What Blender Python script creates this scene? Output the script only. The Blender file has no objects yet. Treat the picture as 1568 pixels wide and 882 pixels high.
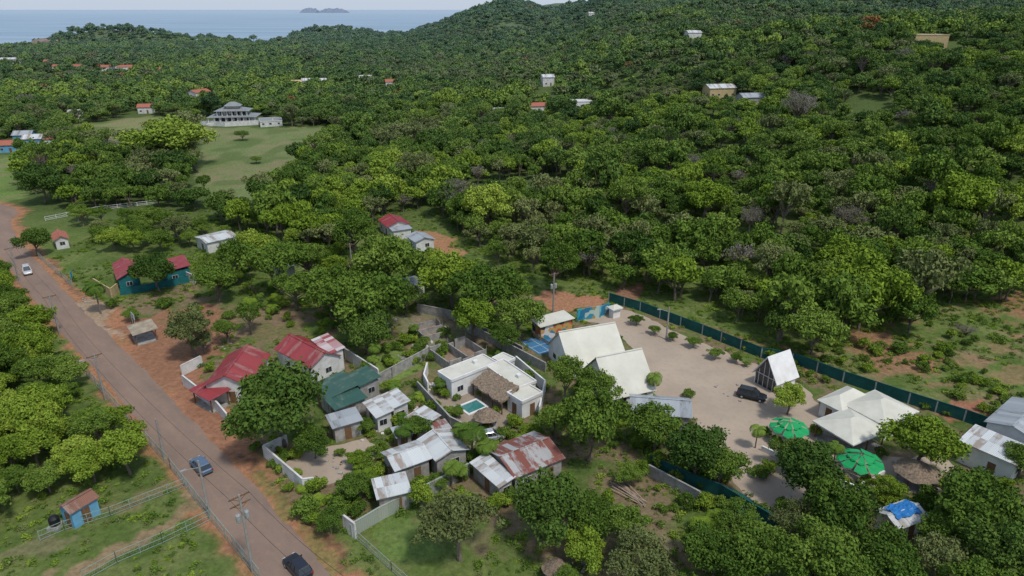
import bpy, math, random
import numpy as np
from mathutils import Vector, Matrix
random.seed(7); RNG=np.random.default_rng(7)
S=bpy.context.scene
S.view_settings.view_transform='Standard'; S.view_settings.look='None'; S.view_settings.exposure=0

# ------------------------------------------------------------ survey data / terrain
CH=60.0; T=math.radians(22.2); ST,CT=math.sin(T),math.cos(T); F=1045.0
def sm(a): 
    a=np.clip(a,0,1); return a*a*(3-2*a)
def vnoise(x,y,s,seed=0):
    x=np.asarray(x,float)/s; y=np.asarray(y,float)/s
    xi=np.floor(x); yi=np.floor(y); fx=x-xi; fy=y-yi
    fx=fx*fx*(3-2*fx); fy=fy*fy*(3-2*fy)
    def hh(a,b):
        v=np.sin(a*127.1+b*311.7+seed*74.7)*43758.5453
        return v-np.floor(v)
    return (hh(xi,yi)*(1-fx)+hh(xi+1,yi)*fx)*(1-fy)+(hh(xi,yi+1)*(1-fx)+hh(xi+1,yi+1)*fx)*fy
def inpoly(x,y,poly):
    x=np.asarray(x,float); y=np.asarray(y,float); c=np.zeros(x.shape,bool); n=len(poly)
    for i in range(n):
        x1,y1=poly[i][:2]; x2,y2=poly[(i+1)%n][:2]
        if y1==y2: continue
        c^=((y1>y)!=(y2>y))&(x<(x2-x1)*(y-y1)/(y2-y1)+x1)
    return c
LAND=[(-9000,1050),(-1500,1120),(-835,1165),(-765,1185),(-800,1250),(-850,1290),(-800,1380),(-700,1440),(-610,1390),(-480,1400),(-420,1440),(-470,1520),(-470,1640),(-330,1680),(-290,1540),(-230,1600),(-200,1900),(-150,2600),(9000,4000),(9000,-3000),(-9000,-3000)]
RB=[-3,-.30,-.145,-.11,-.074,-.039,-.012,.014,.041,.085,.12,.155,.19,.244,.7,3]
RH=[0,0,6,18,40,57,67,63,50,46,50,53,67,85,125,130]
def H(x,y):
    x=np.asarray(x,float); y=np.asarray(y,float)
    d=(x-21.3)*.69+(y-140)*.72
    h1=np.maximum(d-10,0)*(0.028+.088*sm((x-30)/200))*sm((x+150)/220)
    h1=72*np.tanh(h1/72)
    h1=h1-(24*np.exp(-((y-680-.15*x)/110)**2)-9*np.exp(-((y-430-.1*x)/70)**2))*sm((x-90)/260)
    h1=h1-12*np.exp(-((y-1000)/120)**2)*sm((x-100)/300)
    b=x/np.maximum(y,50)
    g=np.exp(-((y-1550)/420)**2); g=np.where(y>1550,np.maximum(g,.6),g)
    h2=np.interp(b,RB,RH)*g
    h=np.maximum(h1,h2)
    und=(vnoise(x,y,130,3)-.5)*20+(vnoise(x,y,50,5)-.5)*7
    h=h+und*sm((y-260)/250)*sm((x+100)/200)
    h=h+26*np.exp(-((x+735)/120)**2-((y-1345)/45)**2)+16*np.exp(-((x+400)/75)**2-((y-1600)/50)**2)
    return np.where(inpoly(x,y,LAND),h,-14.0)
TT=np.geomspace(20,9000,3000)
def G(u,v,z=0.0):
    xd=(u-784)/F; yd=(441-v)/F
    dx,dy,dz=xd,CT+yd*ST,-ST+yd*CT
    px,py,pz=TT*dx,TT*dy,CH+TT*dz
    if dz<0:
        t=(CH-z)/(-dz)
        if t*dy<165: return Vector((t*dx,t*dy,0))
    df=pz-(H(px,py)+z); k=np.argmax(df<0)
    if df[k]>=0: k=len(TT)-1
    a=df[k-1]; b=df[k]; f=a/(a-b) if a!=b else 0
    t=TT[k-1]+(TT[k]-TT[k-1])*f
    return Vector((t*dx,t*dy,float(H(t*dx,t*dy))))
def PPM(p): return F/(p.y*CT+(CH-p.z)*ST)
def GP(pts): return [tuple(G(u,v)[:2]) for u,v in pts]

# ------------------------------------------------------------ materials
def nt(name):
    m=bpy.data.materials.new(name); m.use_nodes=True; t=m.node_tree
    return m,t,t.nodes,t.links,t.nodes['Principled BSDF']
def C(c): return (c[0],c[1],c[2],1)
MC={}
def M(name,c1,c2=None,scale=1.5,rough=.8,bump=0,spec=.25,metal=0,contrast=(.35,.65)):
    if name in MC: return MC[name]
    m,t,N,L,P=nt(name)
    P.inputs['Roughness'].default_value=rough; P.inputs['Specular IOR Level'].default_value=spec; P.inputs['Metallic'].default_value=metal
    if c2 is None: c2=tuple(x*.75 for x in c1)
    tc=N.new('ShaderNodeTexCoord'); n=N.new('ShaderNodeTexNoise'); n.inputs['Scale'].default_value=scale; n.inputs['Detail'].default_value=6; n.inputs['Roughness'].default_value=.65
    L.new(tc.outputs['Object'],n.inputs['Vector'])
    r=N.new('ShaderNodeValToRGB'); r.color_ramp.elements[0].position=contrast[0]; r.color_ramp.elements[1].position=contrast[1]
    r.color_ramp.elements[0].color=C(c2); r.color_ramp.elements[1].color=C(c1)
    L.new(n.outputs['Fac'],r.inputs['Fac']); L.new(r.outputs['Color'],P.inputs['Base Color'])
    if bump:
        b=N.new('ShaderNodeBump'); b.inputs['Strength'].default_value=bump; b.inputs['Distance'].default_value=.05
        n2=N.new('ShaderNodeTexNoise'); n2.inputs['Scale'].default_value=scale*6; n2.inputs['Detail'].default_value=5
        L.new(tc.outputs['Object'],n2.inputs['Vector']); L.new(n2.outputs['Fac'],b.inputs['Height']); L.new(b.outputs['Normal'],P.inputs['Normal'])
    MC[name]=m; return m
def MCORR(name,c1,c2,stain,amt=.5,rough=.45):
    """corrugated metal sheeting: ribs, separate sheets, stains / rust"""
    if name in MC: return MC[name]
    m,t,N,L,P=nt(name)
    P.inputs['Roughness'].default_value=rough; P.inputs['Specular IOR Level'].default_value=.4
    tc=N.new('ShaderNodeTexCoord')
    sn=N.new('ShaderNodeVectorMath'); sn.operation='SNAP'; sn.inputs[1].default_value=(.95,3.1,50)
    L.new(tc.outputs['Object'],sn.inputs[0])
    wn=N.new('ShaderNodeTexWhiteNoise'); wn.noise_dimensions='3D'; L.new(sn.outputs[0],wn.inputs['Vector'])
    mx=N.new('ShaderNodeMix'); mx.data_type='RGBA'; mx.inputs[6].default_value=C(c1); mx.inputs[7].default_value=C(c2)
    L.new(wn.outputs['Value'],mx.inputs[0])
    n=N.new('ShaderNodeTexNoise'); n.inputs['Scale'].default_value=.7; n.inputs['Detail'].default_value=8; n.inputs['Roughness'].default_value=.7
    mp=N.new('ShaderNodeMapping'); mp.inputs['Scale'].default_value=(1.6,.6,1); L.new(tc.outputs['Object'],mp.inputs[0]); L.new(mp.outputs[0],n.inputs['Vector'])
    ad=N.new('ShaderNodeMath'); ad.operation='MULTIPLY_ADD'; ad.inputs[1].default_value=.25; L.new(wn.outputs['Value'],ad.inputs[0]); L.new(n.outputs['Fac'],ad.inputs[2])
    r=N.new('ShaderNodeValToRGB'); r.color_ramp.elements[0].position=.95-amt*.5; r.color_ramp.elements[1].position=min(1.0,1.08-amt*.5)
    L.new(ad.outputs[0],r.inputs['Fac'])
    m2=N.new('ShaderNodeMix'); m2.data_type='RGBA'; L.new(r.outputs['Color'],m2.inputs[0]); L.new(mx.outputs[2],m2.inputs[6]); m2.inputs[7].default_value=C(stain)
    L.new(m2.outputs[2],P.inputs['Base Color'])
    w=N.new('ShaderNodeTexWave'); w.inputs['Scale'].default_value=1.6; L.new(tc.outputs['Object'],w.inputs['Vector'])
    b=N.new('ShaderNodeBump'); b.inputs['Strength'].default_value=.7; b.inputs['Distance'].default_value=.06
    L.new(w.outputs['Fac'],b.inputs['Height']); L.new(b.outputs['Normal'],P.inputs['Normal'])
    MC[name]=m; return m
def FOL(name,cols):
    m,t,N,L,P=nt(name); N.remove(P)
    out=N['Material Output']
    at=N.new('ShaderNodeAttribute'); at.attribute_name='lv'
    oi=N.new('ShaderNodeObjectInfo'); ge=N.new('ShaderNodeNewGeometry')
    n=N.new('ShaderNodeTexNoise'); n.inputs['Scale'].default_value=.026; n.inputs['Detail'].default_value=4; L.new(ge.outputs['Position'],n.inputs['Vector'])
    a=N.new('ShaderNodeMath'); a.operation='MULTIPLY_ADD'; a.inputs[1].default_value=.36; a.inputs[2].default_value=-.2; L.new(at.outputs['Fac'],a.inputs[0])
    b=N.new('ShaderNodeMath'); b.operation='MULTIPLY_ADD'; b.inputs[1].default_value=.5; L.new(oi.outputs['Random'],b.inputs[0]); L.new(a.outputs[0],b.inputs[2])
    c=N.new('ShaderNodeMath'); c.operation='MULTIPLY_ADD'; c.inputs[1].default_value=.65; L.new(n.outputs['Fac'],c.inputs[0]); L.new(b.outputs[0],c.inputs[2])
    r=N.new('ShaderNodeValToRGB'); e=r.color_ramp.elements
    e[0].position=0.1; e[0].color=C(cols[0]); e[1].position=.95; e[1].color=C(cols[-1])
    for i,cc in enumerate(cols[1:-1]):
        x=e.new(.1+.85*(i+1)/(len(cols)-1)); x.color=C(cc)
    L.new(c.outputs[0],r.inputs['Fac'])
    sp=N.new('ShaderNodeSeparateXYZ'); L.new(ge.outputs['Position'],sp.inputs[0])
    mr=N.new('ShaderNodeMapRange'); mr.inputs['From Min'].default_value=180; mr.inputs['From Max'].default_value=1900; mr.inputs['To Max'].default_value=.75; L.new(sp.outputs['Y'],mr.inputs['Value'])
    mx=N.new('ShaderNodeMix'); mx.data_type='RGBA'; L.new(mr.outputs[0],mx.inputs[0]); L.new(r.outputs['Color'],mx.inputs[6]); mx.inputs[7].default_value=(.15,.235,.235,1)  # distance haze painted into the leaf colour, paler and bluer along world Y
    d=N.new('ShaderNodeBsdfDiffuse'); L.new(mx.outputs[2],d.inputs['Color']); L.new(d.outputs[0],out.inputs['Surface'])
    return m
PAL={'mid':[(.04,.078,.015),(.075,.13,.022),(.115,.18,.03),(.17,.235,.045)],'dark':[(.03,.062,.016),(.052,.097,.02),(.078,.132,.026),(.115,.17,.036)],
'bright':[(.085,.14,.018),(.13,.2,.024),(.18,.255,.032),(.25,.32,.05)],'olive':[(.075,.098,.035),(.115,.138,.048),(.155,.18,.065),(.2,.225,.085)],
'dry':[(.12,.105,.085),(.15,.135,.11),(.19,.17,.14),(.23,.21,.17)],'red':[(.1,.1,.03),(.17,.11,.03),(.24,.10,.03),(.28,.11,.03)]}
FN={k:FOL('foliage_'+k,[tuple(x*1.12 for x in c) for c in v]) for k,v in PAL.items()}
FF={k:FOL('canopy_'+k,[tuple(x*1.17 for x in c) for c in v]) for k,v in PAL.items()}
bark=M('bark',(.22,.18,.14),(.11,.09,.07),3,.9)
white=M('painted_white',(.68,.67,.64),(.42,.4,.36),.6,.7,contrast=(.25,.6))
cream=M('cream_roof',(.66,.65,.56),(.50,.48,.40),.3,.6,contrast=(.25,.7))
concrete=M('concrete_block',(.40,.38,.35),(.22,.21,.19),1.2,.9,.3)
stucco=M('white_stucco',(.76,.75,.73),(.54,.52,.48),.5,.8,contrast=(.2,.6))
glass=M('window_glass',(.035,.045,.055),(.02,.025,.03),1,.12,spec=.6)
wood=M('timber',(.22,.12,.06),(.12,.07,.035),4,.8)
thatch=M('thatch',(.32,.25,.18),(.14,.10,.07),3.5,.95,1.0)
steel=M('galvanised_steel',(.45,.46,.46),(.3,.31,.31),3,.5,metal=.3)
fence_green=M('painted_fence_green',(.2,.32,.25),(.3,.38,.32),2,.6)
teal=M('teal_screen',(.015,.10,.09),(.01,.06,.055),.8,.7,.2)
rub=M('rubber',(.02,.02,.02),None,5,.8)
red_roof=MCORR('red_metal_roof',(.34,.045,.05),(.24,.03,.035),(.34,.14,.12),.5)
green_roof=MCORR('green_metal_roof',(.035,.10,.08),(.05,.12,.095),(.12,.16,.13),.5)
grey_roof=MCORR('grey_metal_roof',(.40,.43,.45),(.29,.32,.34),(.2,.18,.16),.45)
white_roof=MCORR('white_metal_roof',(.64,.66,.65),(.44,.46,.46),(.33,.27,.22),.6)
rust_roof=MCORR('rusted_metal_roof',(.42,.42,.41),(.27,.25,.24),(.22,.075,.055),.8,.7)
brown_roof=MCORR('brown_rust_roof',(.25,.12,.08),(.18,.09,.06),(.3,.2,.16),.6,.8)
tile_roof=M('clay_tile',(.42,.15,.1),(.3,.1,.07),2,.8)
mans_roof=MCORR('slate_grey_roof',(.28,.29,.29),(.23,.24,.24),(.2,.2,.2),.2)
teal_wall=M('teal_wall',(.02,.17,.18),(.015,.11,.12),.8,.7)
blue_wall=M('light_blue_wall',(.16,.40,.58),(.12,.3,.45),1,.7)
yellow_wall=M('beige_wall',(.55,.42,.22),None,1,.8)

# ------------------------------------------------------------ mesh helpers
def link(o,par=None):
    S.collection.objects.link(o)
    if par: o.parent=par
    return o
class B:
    def __init__(s): s.v=[]; s.f=[]; s.m=[]
    def add(s,vs,fs,mi=0):
        o=len(s.v); s.v+= [tuple(p) for p in vs]; s.f+=[tuple(i+o for i in f) for f in fs]; s.m+=[mi]*len(fs); return s
    def box(s,c,d,rz=0,mi=0,ax=None):
        x,y,z=d[0]/2,d[1]/2,d[2]/2
        vs=[Vector(p) for p in [(-x,-y,-z),(x,-y,-z),(x,y,-z),(-x,y,-z),(-x,-y,z),(x,-y,z),(x,y,z),(-x,y,z)]]
        R=Matrix.Rotation(rz,3,'Z') if ax is None else ax
        return s.add([R@p+Vector(c) for p in vs],[(0,3,2,1),(4,5,6,7),(0,1,5,4),(1,2,6,5),(2,3,7,6),(3,0,4,7)],mi)
    def beam(s,a,b,w,h=None,mi=0):
        a=Vector(a); b=Vector(b); d=b-a; q=d.to_track_quat('X','Z').to_matrix()
        return s.box((a+b)/2,(d.length,w,h or w),ax=q,mi=mi)
    def tube(s,pts,rs,n=7,mi=0,cap=True):
        vs=[];fs=[]
        for i,p in enumerate(pts):
            p=Vector(p); a=Vector(pts[max(i-1,0)]); b=Vector(pts[min(i+1,len(pts)-1)])
            q=(b-a).to_track_quat('Z','Y').to_matrix()
            for k in range(n):
                t=2*math.pi*k/n; vs.append(p+q@Vector((math.cos(t)*rs[i],math.sin(t)*rs[i],0)))
        for i in range(len(pts)-1):
            for k in range(n):
                fs.append((i*n+k,i*n+(k+1)%n,(i+1)*n+(k+1)%n,(i+1)*n+k))
        if cap: fs.append(tuple(range(n))[::-1]); fs.append(tuple(range((len(pts)-1)*n,len(pts)*n)))
        return s.add(vs,fs,mi)
    def obj(s,name,mats,par=None,loc=(0,0,0),rz=0,smooth=False):
        me=bpy.data.meshes.new(name); me.from_pydata(s.v,[],s.f)
        if not isinstance(mats,(list,tuple)): mats=[mats]
        for m in mats: me.materials.append(m)
        me.polygons.foreach_set('material_index',s.m)
        if smooth: me.polygons.foreach_set('use_smooth',[True]*len(s.f))
        me.update(); o=bpy.data.objects.new(name,me); o.location=loc; o.rotation_euler=(0,0,rz)
        return link(o,par)
def empty(name,loc,rz=0):
    e=bpy.data.objects.new(name,None); e.location=loc; e.rotation_euler=(0,0,rz); e.empty_display_size=.5
    return link(e)
FOOT=[]   # (cx,cy,r)
def rect(q,z):
    P=[G(u,v,z) for u,v in q]
    c=sum((p for p in P),Vector())/4
    e1=((P[1]-P[0])+(P[2]-P[3]))/2; e2=((P[3]-P[0])+(P[2]-P[1]))/2
    e1.z=e2.z=0
    if e1.length<e2.length: e1,e2=e2,e1
    a=math.atan2(e1.y,e1.x); n=Vector((-math.sin(a),math.cos(a),0))
    return c,a,e1.length,abs(e2.dot(n))
def windows(e,w,l,h,wallz=0,door=True,skip=()):
    fr=B(); gl=B(); dr=B()
    for k,(L_,D_) in enumerate([(w,l),(l,w),(w,l),(l,w)]):
        if k in skip: continue
        rz=k*math.pi/2; n=max(1,int(L_/3.6)); R=Matrix.Rotation(rz,3,'Z')
        for i in range(n):
            t=(-L_/2)+(i+.5+random.uniform(-.15,.15))*L_/n
            if door and k in(0,3) and i==n//2:
                p=R@Vector((t,-D_/2-.02,1.05)); dr.box(p,(1,.08,2.1),rz)
            elif random.random()<.85:
                zc=min(1.6,h*.55)+wallz; p=R@Vector((t,-D_/2,zc))
                fr.box(p,(1.3,.06,1.05),rz); gl.box(R@Vector((t-.3,-D_/2-.02,zc)),(.55,.06,.92),rz); gl.box(R@Vector((t+.3,-D_/2-.02,zc)),(.55,.06,.92),rz)
    if fr.v: fr.obj('window_frames',white,e); gl.obj('window_panes',glass,e)
    if dr.v: dr.obj('door',wood,e)
def house(name,q,eave,ridge,rm,wm,kind='gable',ov=.4,flip=False,win=True,dims=None,open_=False):
    if dims: c,a,w,l=dims
    else: c,a,w,l=rect(q,eave)
    if flip: a+=math.pi/2; w,l=l,w
    gz=float(H(c.x,c.y)) if c.y>165 else 0
    e=empty(name,(c.x,c.y,gz),a); FOOT.append((c.x,c.y,max(w,l)/2+.5))
    W,Lh=w/2,l/2; ww,wl=w-2*ov,l-2*ov
    b=B()
    if kind=='flat':
        b.box((0,0,eave/2-.25),(w-.1,l-.1,eave+.1)); 
        par=B()
        for sx,sy,dx,dy in [(0,-Lh,w+.1,.22),(0,Lh,w+.1,.22)]: par.box((sx,sy,eave+.05),(dx,dy,.5))
        for sx in(-W,W): par.box((sx,0,eave+.05),(.22,l-.22,.5))
        par.obj('parapet',wm,e); r=B().box((0,0,eave-.02),(w-.3,l-.3,.3)); r.obj('roof',rm,e)
        if w>6: b.box((W*.4,Lh*.2,eave+.4),(.8,.7,.5))
        b.obj('walls',wm,e)
        if win: windows(e,w-.1,l-.1,eave)
        return e
    if open_:
        for sx in np.linspace(-ww/2+.1,ww/2-.1,max(2,int(ww/3)+1)):
            for sy in(-wl/2+.1,wl/2-.1): b.box((sx,sy,eave/2-.1),(.18,.18,eave))
        b.obj('posts',wood,e); fl=B().box((0,0,.05),(ww,wl,.2)); fl.obj('floor',concrete,e)
    else:
        if kind=='gable':
            x,y=ww/2,wl/2; zr=ridge-.12
            b.add([(-x,-y,-.4),(x,-y,-.4),(x,y,-.4),(-x,y,-.4),(-x,-y,eave-.02),(x,-y,eave-.02),(x,y,eave-.02),(-x,y,eave-.02),(-x,0,zr),(x,0,zr)],
              [(0,1,5,4),(2,3,7,6),(1,2,6,9,5),(3,0,4,8,7)])
        else: b.box((0,0,(eave-.05)/2-.2),(ww,wl,eave-.05+.4))
        b.obj('walls',wm,e)
        if win: windows(e,ww,wl,eave)
    r=B(); th=.09
    sl=(ridge-eave)/max(Lh-ov,.1); ez=eave-sl*ov if kind!='shed' else eave
    if kind=='gable':
        for s in(-1,1):
            r.add([(-W,0,ridge),(W,0,ridge),(W,s*Lh,ez),(-W,s*Lh,ez),(-W,0,ridge+th),(W,0,ridge+th),(W,s*Lh,ez+th),(-W,s*Lh,ez+th)],
              [(0,1,2,3),(4,7,6,5),(3,2,6,7),(0,3,7,4),(1,5,6,2)])
        cap=B().box((0,0,ridge+th+.01),(w,.35,.08)); cap.obj('ridge_cap',rm,e)
    elif kind=='shed':
        r.add([(-W,-Lh,eave),(W,-Lh,eave),(W,Lh,ridge),(-W,Lh,ridge),(-W,-Lh,eave+th),(W,-Lh,eave+th),(W,Lh,ridge+th),(-W,Lh,ridge+th)],
          [(0,3,2,1),(4,5,6,7),(0,1,5,4),(1,2,6,5),(2,3,7,6),(3,0,4,7)])
    elif kind=='hip':
        k=max(W-Lh,0.05)
        r.add([(-W,-Lh,ez),(W,-Lh,ez),(W,Lh,ez),(-W,Lh,ez),(-k,0,ridge),(k,0,ridge)],[(0,1,5,4),(1,2,5),(2,3,4,5),(3,0,4),(0,3,2,1)])
        fa=B()
        for y in(-Lh,Lh): fa.box((0,y,ez-.08),(w,.06,.2))
        for x in(-W,W): fa.box((x,0,ez-.08),(.06,l-.06,.2))
        fa.obj('fascia',white,e)
    r.obj('roof',rm,e); return e
def sheet(name,polypx,z,mat,rough_edge=0.0,world=None):
    P=world or [G(u,v) for u,v in polypx]; out=[]
    n=len(P)
    for i in range(n):
        a=Vector(P[i][:2]); b=Vector(P[(i+1)%n][:2]); k=max(1,int((b-a).length/.9))
        for j in range(k):
            p=a.lerp(b,j/k)
            if rough_edge: 
                q=(vnoise(p.x,p.y,2.5,3)-.5)*rough_edge*5; p+=Vector((float(q),float((vnoise(p.x,p.y,2.5,4)-.5)*rough_edge*5)))+Vector((random.uniform(-1,1),random.uniform(-1,1)))*rough_edge
            out.append((p.x,p.y,z))
    b=B(); b.add(out,[tuple(range(len(out)))]); o=b.obj(name,mat)
    import bmesh
    bm=bmesh.new(); bm.from_mesh(o.data); bmesh.ops.triangulate(bm,faces=bm.faces[:]); bm.normal_update()
    if sum(f.normal.z for f in bm.faces)<0: bmesh.ops.reverse_faces(bm,faces=bm.faces[:])
    bm.to_mesh(o.data); bm.free(); return o
def wall(name,pts,h,mat,th=.18,post=3.0,cap=None,postmat=None):
    P=[G(u,v) for u,v in pts]; o=P[0].copy(); e=empty(name,o)
    b=B(); ps=B(); cp=B()
    for i in range(len(P)-1):
        a=P[i]-o; c=P[i+1]-o; d=c-a; n=max(1,int(round(d.length/post))); rz=math.atan2(d.y,d.x)
        m=(a+c)/2; b.box((m.x,m.y,m.z+h/2-.1),(d.length-.02,th,h+.2),ax=d.to_track_quat('X','Z').to_matrix())
        cp.box((m.x,m.y,m.z+h+.035),(d.length-.02,th+.08,.07),ax=d.to_track_quat('X','Z').to_matrix())
        for k in range(n+1):
            p=a.lerp(c,k/n)
            ps.box((p.x,p.y,p.z+h/2-.02),(.22,th+.05,h),rz)
    b.obj('panels',mat,e); ps.obj('posts',postmat or mat,e); cp.obj('coping',cap or mat,e); return e
def rail_fence(name,pts,h,mat,post=2.5,r=.045):
    P=[G(u,v) for u,v in pts]; o=P[0].copy(); e=empty(name,o); ps=B(); rl=B(); ms=B()
    for i in range(len(P)-1):
        a=P[i]-o; c=P[i+1]-o; d=c-a; n=max(1,int(round(d.length/post)))
        for k in range(n+1):
            p=a.lerp(c,k/n); ps.tube([(p.x,p.y,-.1),(p.x,p.y,h+.08)],[r,r],6)
        for z in(.15,h*.5,h): rl.beam(a+Vector((0,0,z)),c+Vector((0,0,z)),r*1.1)
        m=int(d.length/.5)
        for k in range(m):
            p=a.lerp(c,k/m); q=a.lerp(c,(k+1)/m)
            ms.beam(p+Vector((0,0,.15)),q+Vector((0,0,h)),.012); ms.beam(p+Vector((0,0,h)),q+Vector((0,0,.15)),.012)
    ps.obj('posts',mat,e); rl.obj('rails',mat,e); ms.obj('chain_link',steel,e); return e

# ------------------------------------------------------------ road
def catmull(P,k=10):
    out=[]
    for i in range(len(P)-1):
        p0=P[max(i-1,0)];p1=P[i];p2=P[i+1];p3=P[min(i+2,len(P)-1)]
        for j in range(k):
            t=j/k; out.append(.5*((2*p1)+(p2-p0)*t+(2*p0-5*p1+4*p2-p3)*t*t+(3*p1-p0-3*p2+p3)*t**3))
    out.append(P[-1]); return out
road_px=[(700,1150),(520,960),(440,868),(370,782),(305,706),(235,625),(170,552),(105,485),(58,432),(25,392),(4,362),(-4,342),(8,326),(-20,316),(-120,312)]
RC=catmull([G(u,v).to_2d().to_3d() for u,v in road_px],24)
def strip(C_,w0,z,jit=0,seed=1,off=0):
    rr=random.Random(seed); vs=[];fs=[]
    for i,p in enumerate(C_):
        a=C_[max(i-1,0)]; b=C_[min(i+1,len(C_)-1)]; d=(b-a).normalized(); n=Vector((-d.y,d.x,0))
        l=w0/2+rr.uniform(-jit,jit)+float(vnoise(p.x,p.y,4,5)-.5)*jit*4; r=w0/2+rr.uniform(-jit,jit)+float(vnoise(p.x,p.y,4,6)-.5)*jit*4
        for k in range(5):
            q=p+n*(off+l-(l+r)*k/4); vs.append((q.x,q.y,z+.05*(1-abs(k-2)/2)))
    for i in range(len(C_)-1):
        for k in range(4): a=i*5+k; fs.append((a,a+5,a+6,a+1))
    return vs,fs
def groundmat(name,c1,c2,c3,s1=.25,s2=2.5,rough=.95,streak=None,mixk=.6):
    m,t,N,L,P=nt(name); P.inputs['Roughness'].default_value=rough; P.inputs['Specular IOR Level'].default_value=.15
    ge=N.new('ShaderNodeNewGeometry'); src=ge.outputs['Position']
    if streak is not None:
        mp=N.new('ShaderNodeMapping'); mp.vector_type='TEXTURE'; mp.inputs['Rotation'].default_value=(0,0,streak); mp.inputs['Scale'].default_value=(3.5,1,1); L.new(src,mp.inputs[0]); src=mp.outputs[0]
    n1=N.new('ShaderNodeTexNoise'); n1.inputs['Scale'].default_value=s1; n1.inputs['Detail'].default_value=8; n1.inputs['Roughness'].default_value=.65
    n2=N.new('ShaderNodeTexNoise'); n2.inputs['Scale'].default_value=s2; n2.inputs['Detail'].default_value=6; n2.inputs['Roughness'].default_value=.75
    L.new(src,n1.inputs['Vector']); L.new(ge.outputs['Position'],n2.inputs['Vector'])
    r=N.new('ShaderNodeValToRGB'); e=r.color_ramp.elements; e[0].position=.33; e[0].color=C(c2); e[1].position=.68; e[1].color=C(c1)
    L.new(n1.outputs['Fac'],r.inputs['Fac'])
    r2=N.new('ShaderNodeValToRGB'); r2.color_ramp.elements[0].position=.52; r2.color_ramp.elements[1].position=.7
    L.new(n2.outputs['Fac'],r2.inputs['Fac'])
    sc=N.new('ShaderNodeMath'); sc.operation='MULTIPLY'; sc.inputs[1].default_value=mixk; L.new(r2.outputs['Color'],sc.inputs[0])
    mx=N.new('ShaderNodeMix'); mx.data_type='RGBA'; L.new(sc.outputs[0],mx.inputs[0]); L.new(r.outputs['Color'],mx.inputs[6]); mx.inputs[7].default_value=C(c3)
    L.new(mx.outputs[2],P.inputs['Base Color'])
    b=N.new('ShaderNodeBump'); b.inputs['Strength'].default_value=.4; b.inputs['Distance'].default_value=.1; L.new(n2.outputs['Fac'],b.inputs['Height']); L.new(b.outputs['Normal'],P.inputs['Normal'])
    return m
RA=math.atan2(27,-26)
m_road=groundmat('worn_asphalt',(.27,.19,.145),(.20,.148,.118),(.32,.195,.13),.35,.8,streak=RA,mixk=.7)
m_gravel=groundmat('pale_gravel',(.44,.355,.27),(.35,.28,.215),(.29,.235,.175),.12,1.2)
m_yard=groundmat('yard_paving',(.36,.29,.22),(.26,.21,.16),(.2,.2,.13),.4,2)
vs,fs=strip(RC,6.4,.03,.16); b=B(); b.add(vs,[tuple(reversed(f)) for f in fs]); b.obj('road',m_road)
far_road=catmull([G(u,v) for u,v in [(116,236),(110,222),(102,208),(96,200)]],6)
vs,fs=strip(far_road,7,.3,.1); b=B(); b.add([(x,y,z+.1) for x,y,z in vs],[tuple(reversed(f)) for f in fs]); b.obj('distant_road',m_road)

# ------------------------------------------------------------ terrain
def axis(lo,flo,fhi,hi,st,gr):
    m=list(np.arange(flo,fhi,st)); s=st; x=fhi; up=[]
    while x<hi: up.append(x); s*=gr; x+=s
    s=st; x=flo; dn=[]
    while x>lo: s*=gr; x-=s; dn.append(x)
    return np.array(dn[::-1]+m+up)
ax_=axis(-3500,-125,115,4500,.7,1.035); ay_=axis(-400,55,215,5200,.7,1.022)
X,Y=np.meshgrid(ax_,ay_); Z=H(X,Y)
nx,ny=len(ax_),len(ay_); x=X.ravel(); y=Y.ravel(); z=Z.ravel()
wx=x+(vnoise(x,y,3,1)-.5)*3+(vnoise(x,y,1.3,2)-.5)*1.6; wy=y+(vnoise(x,y,3,11)-.5)*3+(vnoise(x,y,1.3,12)-.5)*1.6
n1=vnoise(x,y,14,20); n2=vnoise(x,y,5,21); n3=vnoise(x,y,1.8,22)
gr=np.array([.115,.165,.038]); gd=np.array([.075,.118,.028]); gy=np.array([.19,.205,.075])
def lerp(a,b,t): return a*(1-t[:,None])+b*t[:,None]
def full(c): return np.tile(np.array(c),(len(x),1))
col=lerp(full(gd),full(gr),sm(n1*.6+n2*.5)); col=lerp(col,full(gy),.5*sm((n2*.5+n3*.6-.35)*2))
far=sm((y-170)/60); col=lerp(col,full([.07,.105,.032]),far*.8); col=lerp(col,full([.15,.2,.15]),.5*sm((y-400)/1200))  # dark forest floor, then distance haze painted into the far ground colour
DIRT=np.array([.37,.18,.10]); DB=np.array([.22,.15,.10]); TAN=np.array([.36,.28,.19])
dirtmask=np.zeros(len(x))
def paint(pts,c,a=1.0):
    global col
    mk=inpoly(wx,wy,GP(pts)).astype(float)*a
    mk=mk*np.clip(.75+n3*.5,0,1)
    col=lerp(col,full(c),mk)
    dirtmask[:]=np.maximum(dirtmask,mk)
fieldA=[(318,196),(508,194),(502,236),(448,250),(445,285),(390,305),(345,315),(300,285),(305,215)]
fieldB=[(112,192),(228,178),(312,186),(330,202),(200,226),(120,226)]
fieldC=[(-100,232),(32,238),(42,300),(-20,322),(-150,322)]
for f_,c_ in((fieldA,(.17,.21,.08)),(fieldB,(.21,.235,.09)),(fieldC,(.15,.23,.06))): paint(f_,c_,.9)
FLD=[GP(f_) for f_ in(fieldA,fieldB,fieldC)]
fm=np.zeros(len(x),bool)
for f_ in FLD: fm|=inpoly(wx,wy,f_)
col=lerp(col,full([.25,.2,.12]),fm*.55*sm((n1*.5+n2*.6-.45)*3)); col=lerp(col,full([.09,.14,.04]),fm*.7*sm((vnoise(x,y,9,33)-.55)*5))
town=[(150,470),(330,420),(470,470),(640,470),(830,450),(930,460),(1470,640),(1568,700),(1568,860),(900,882),(600,820),(430,760),(330,640)]
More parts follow.
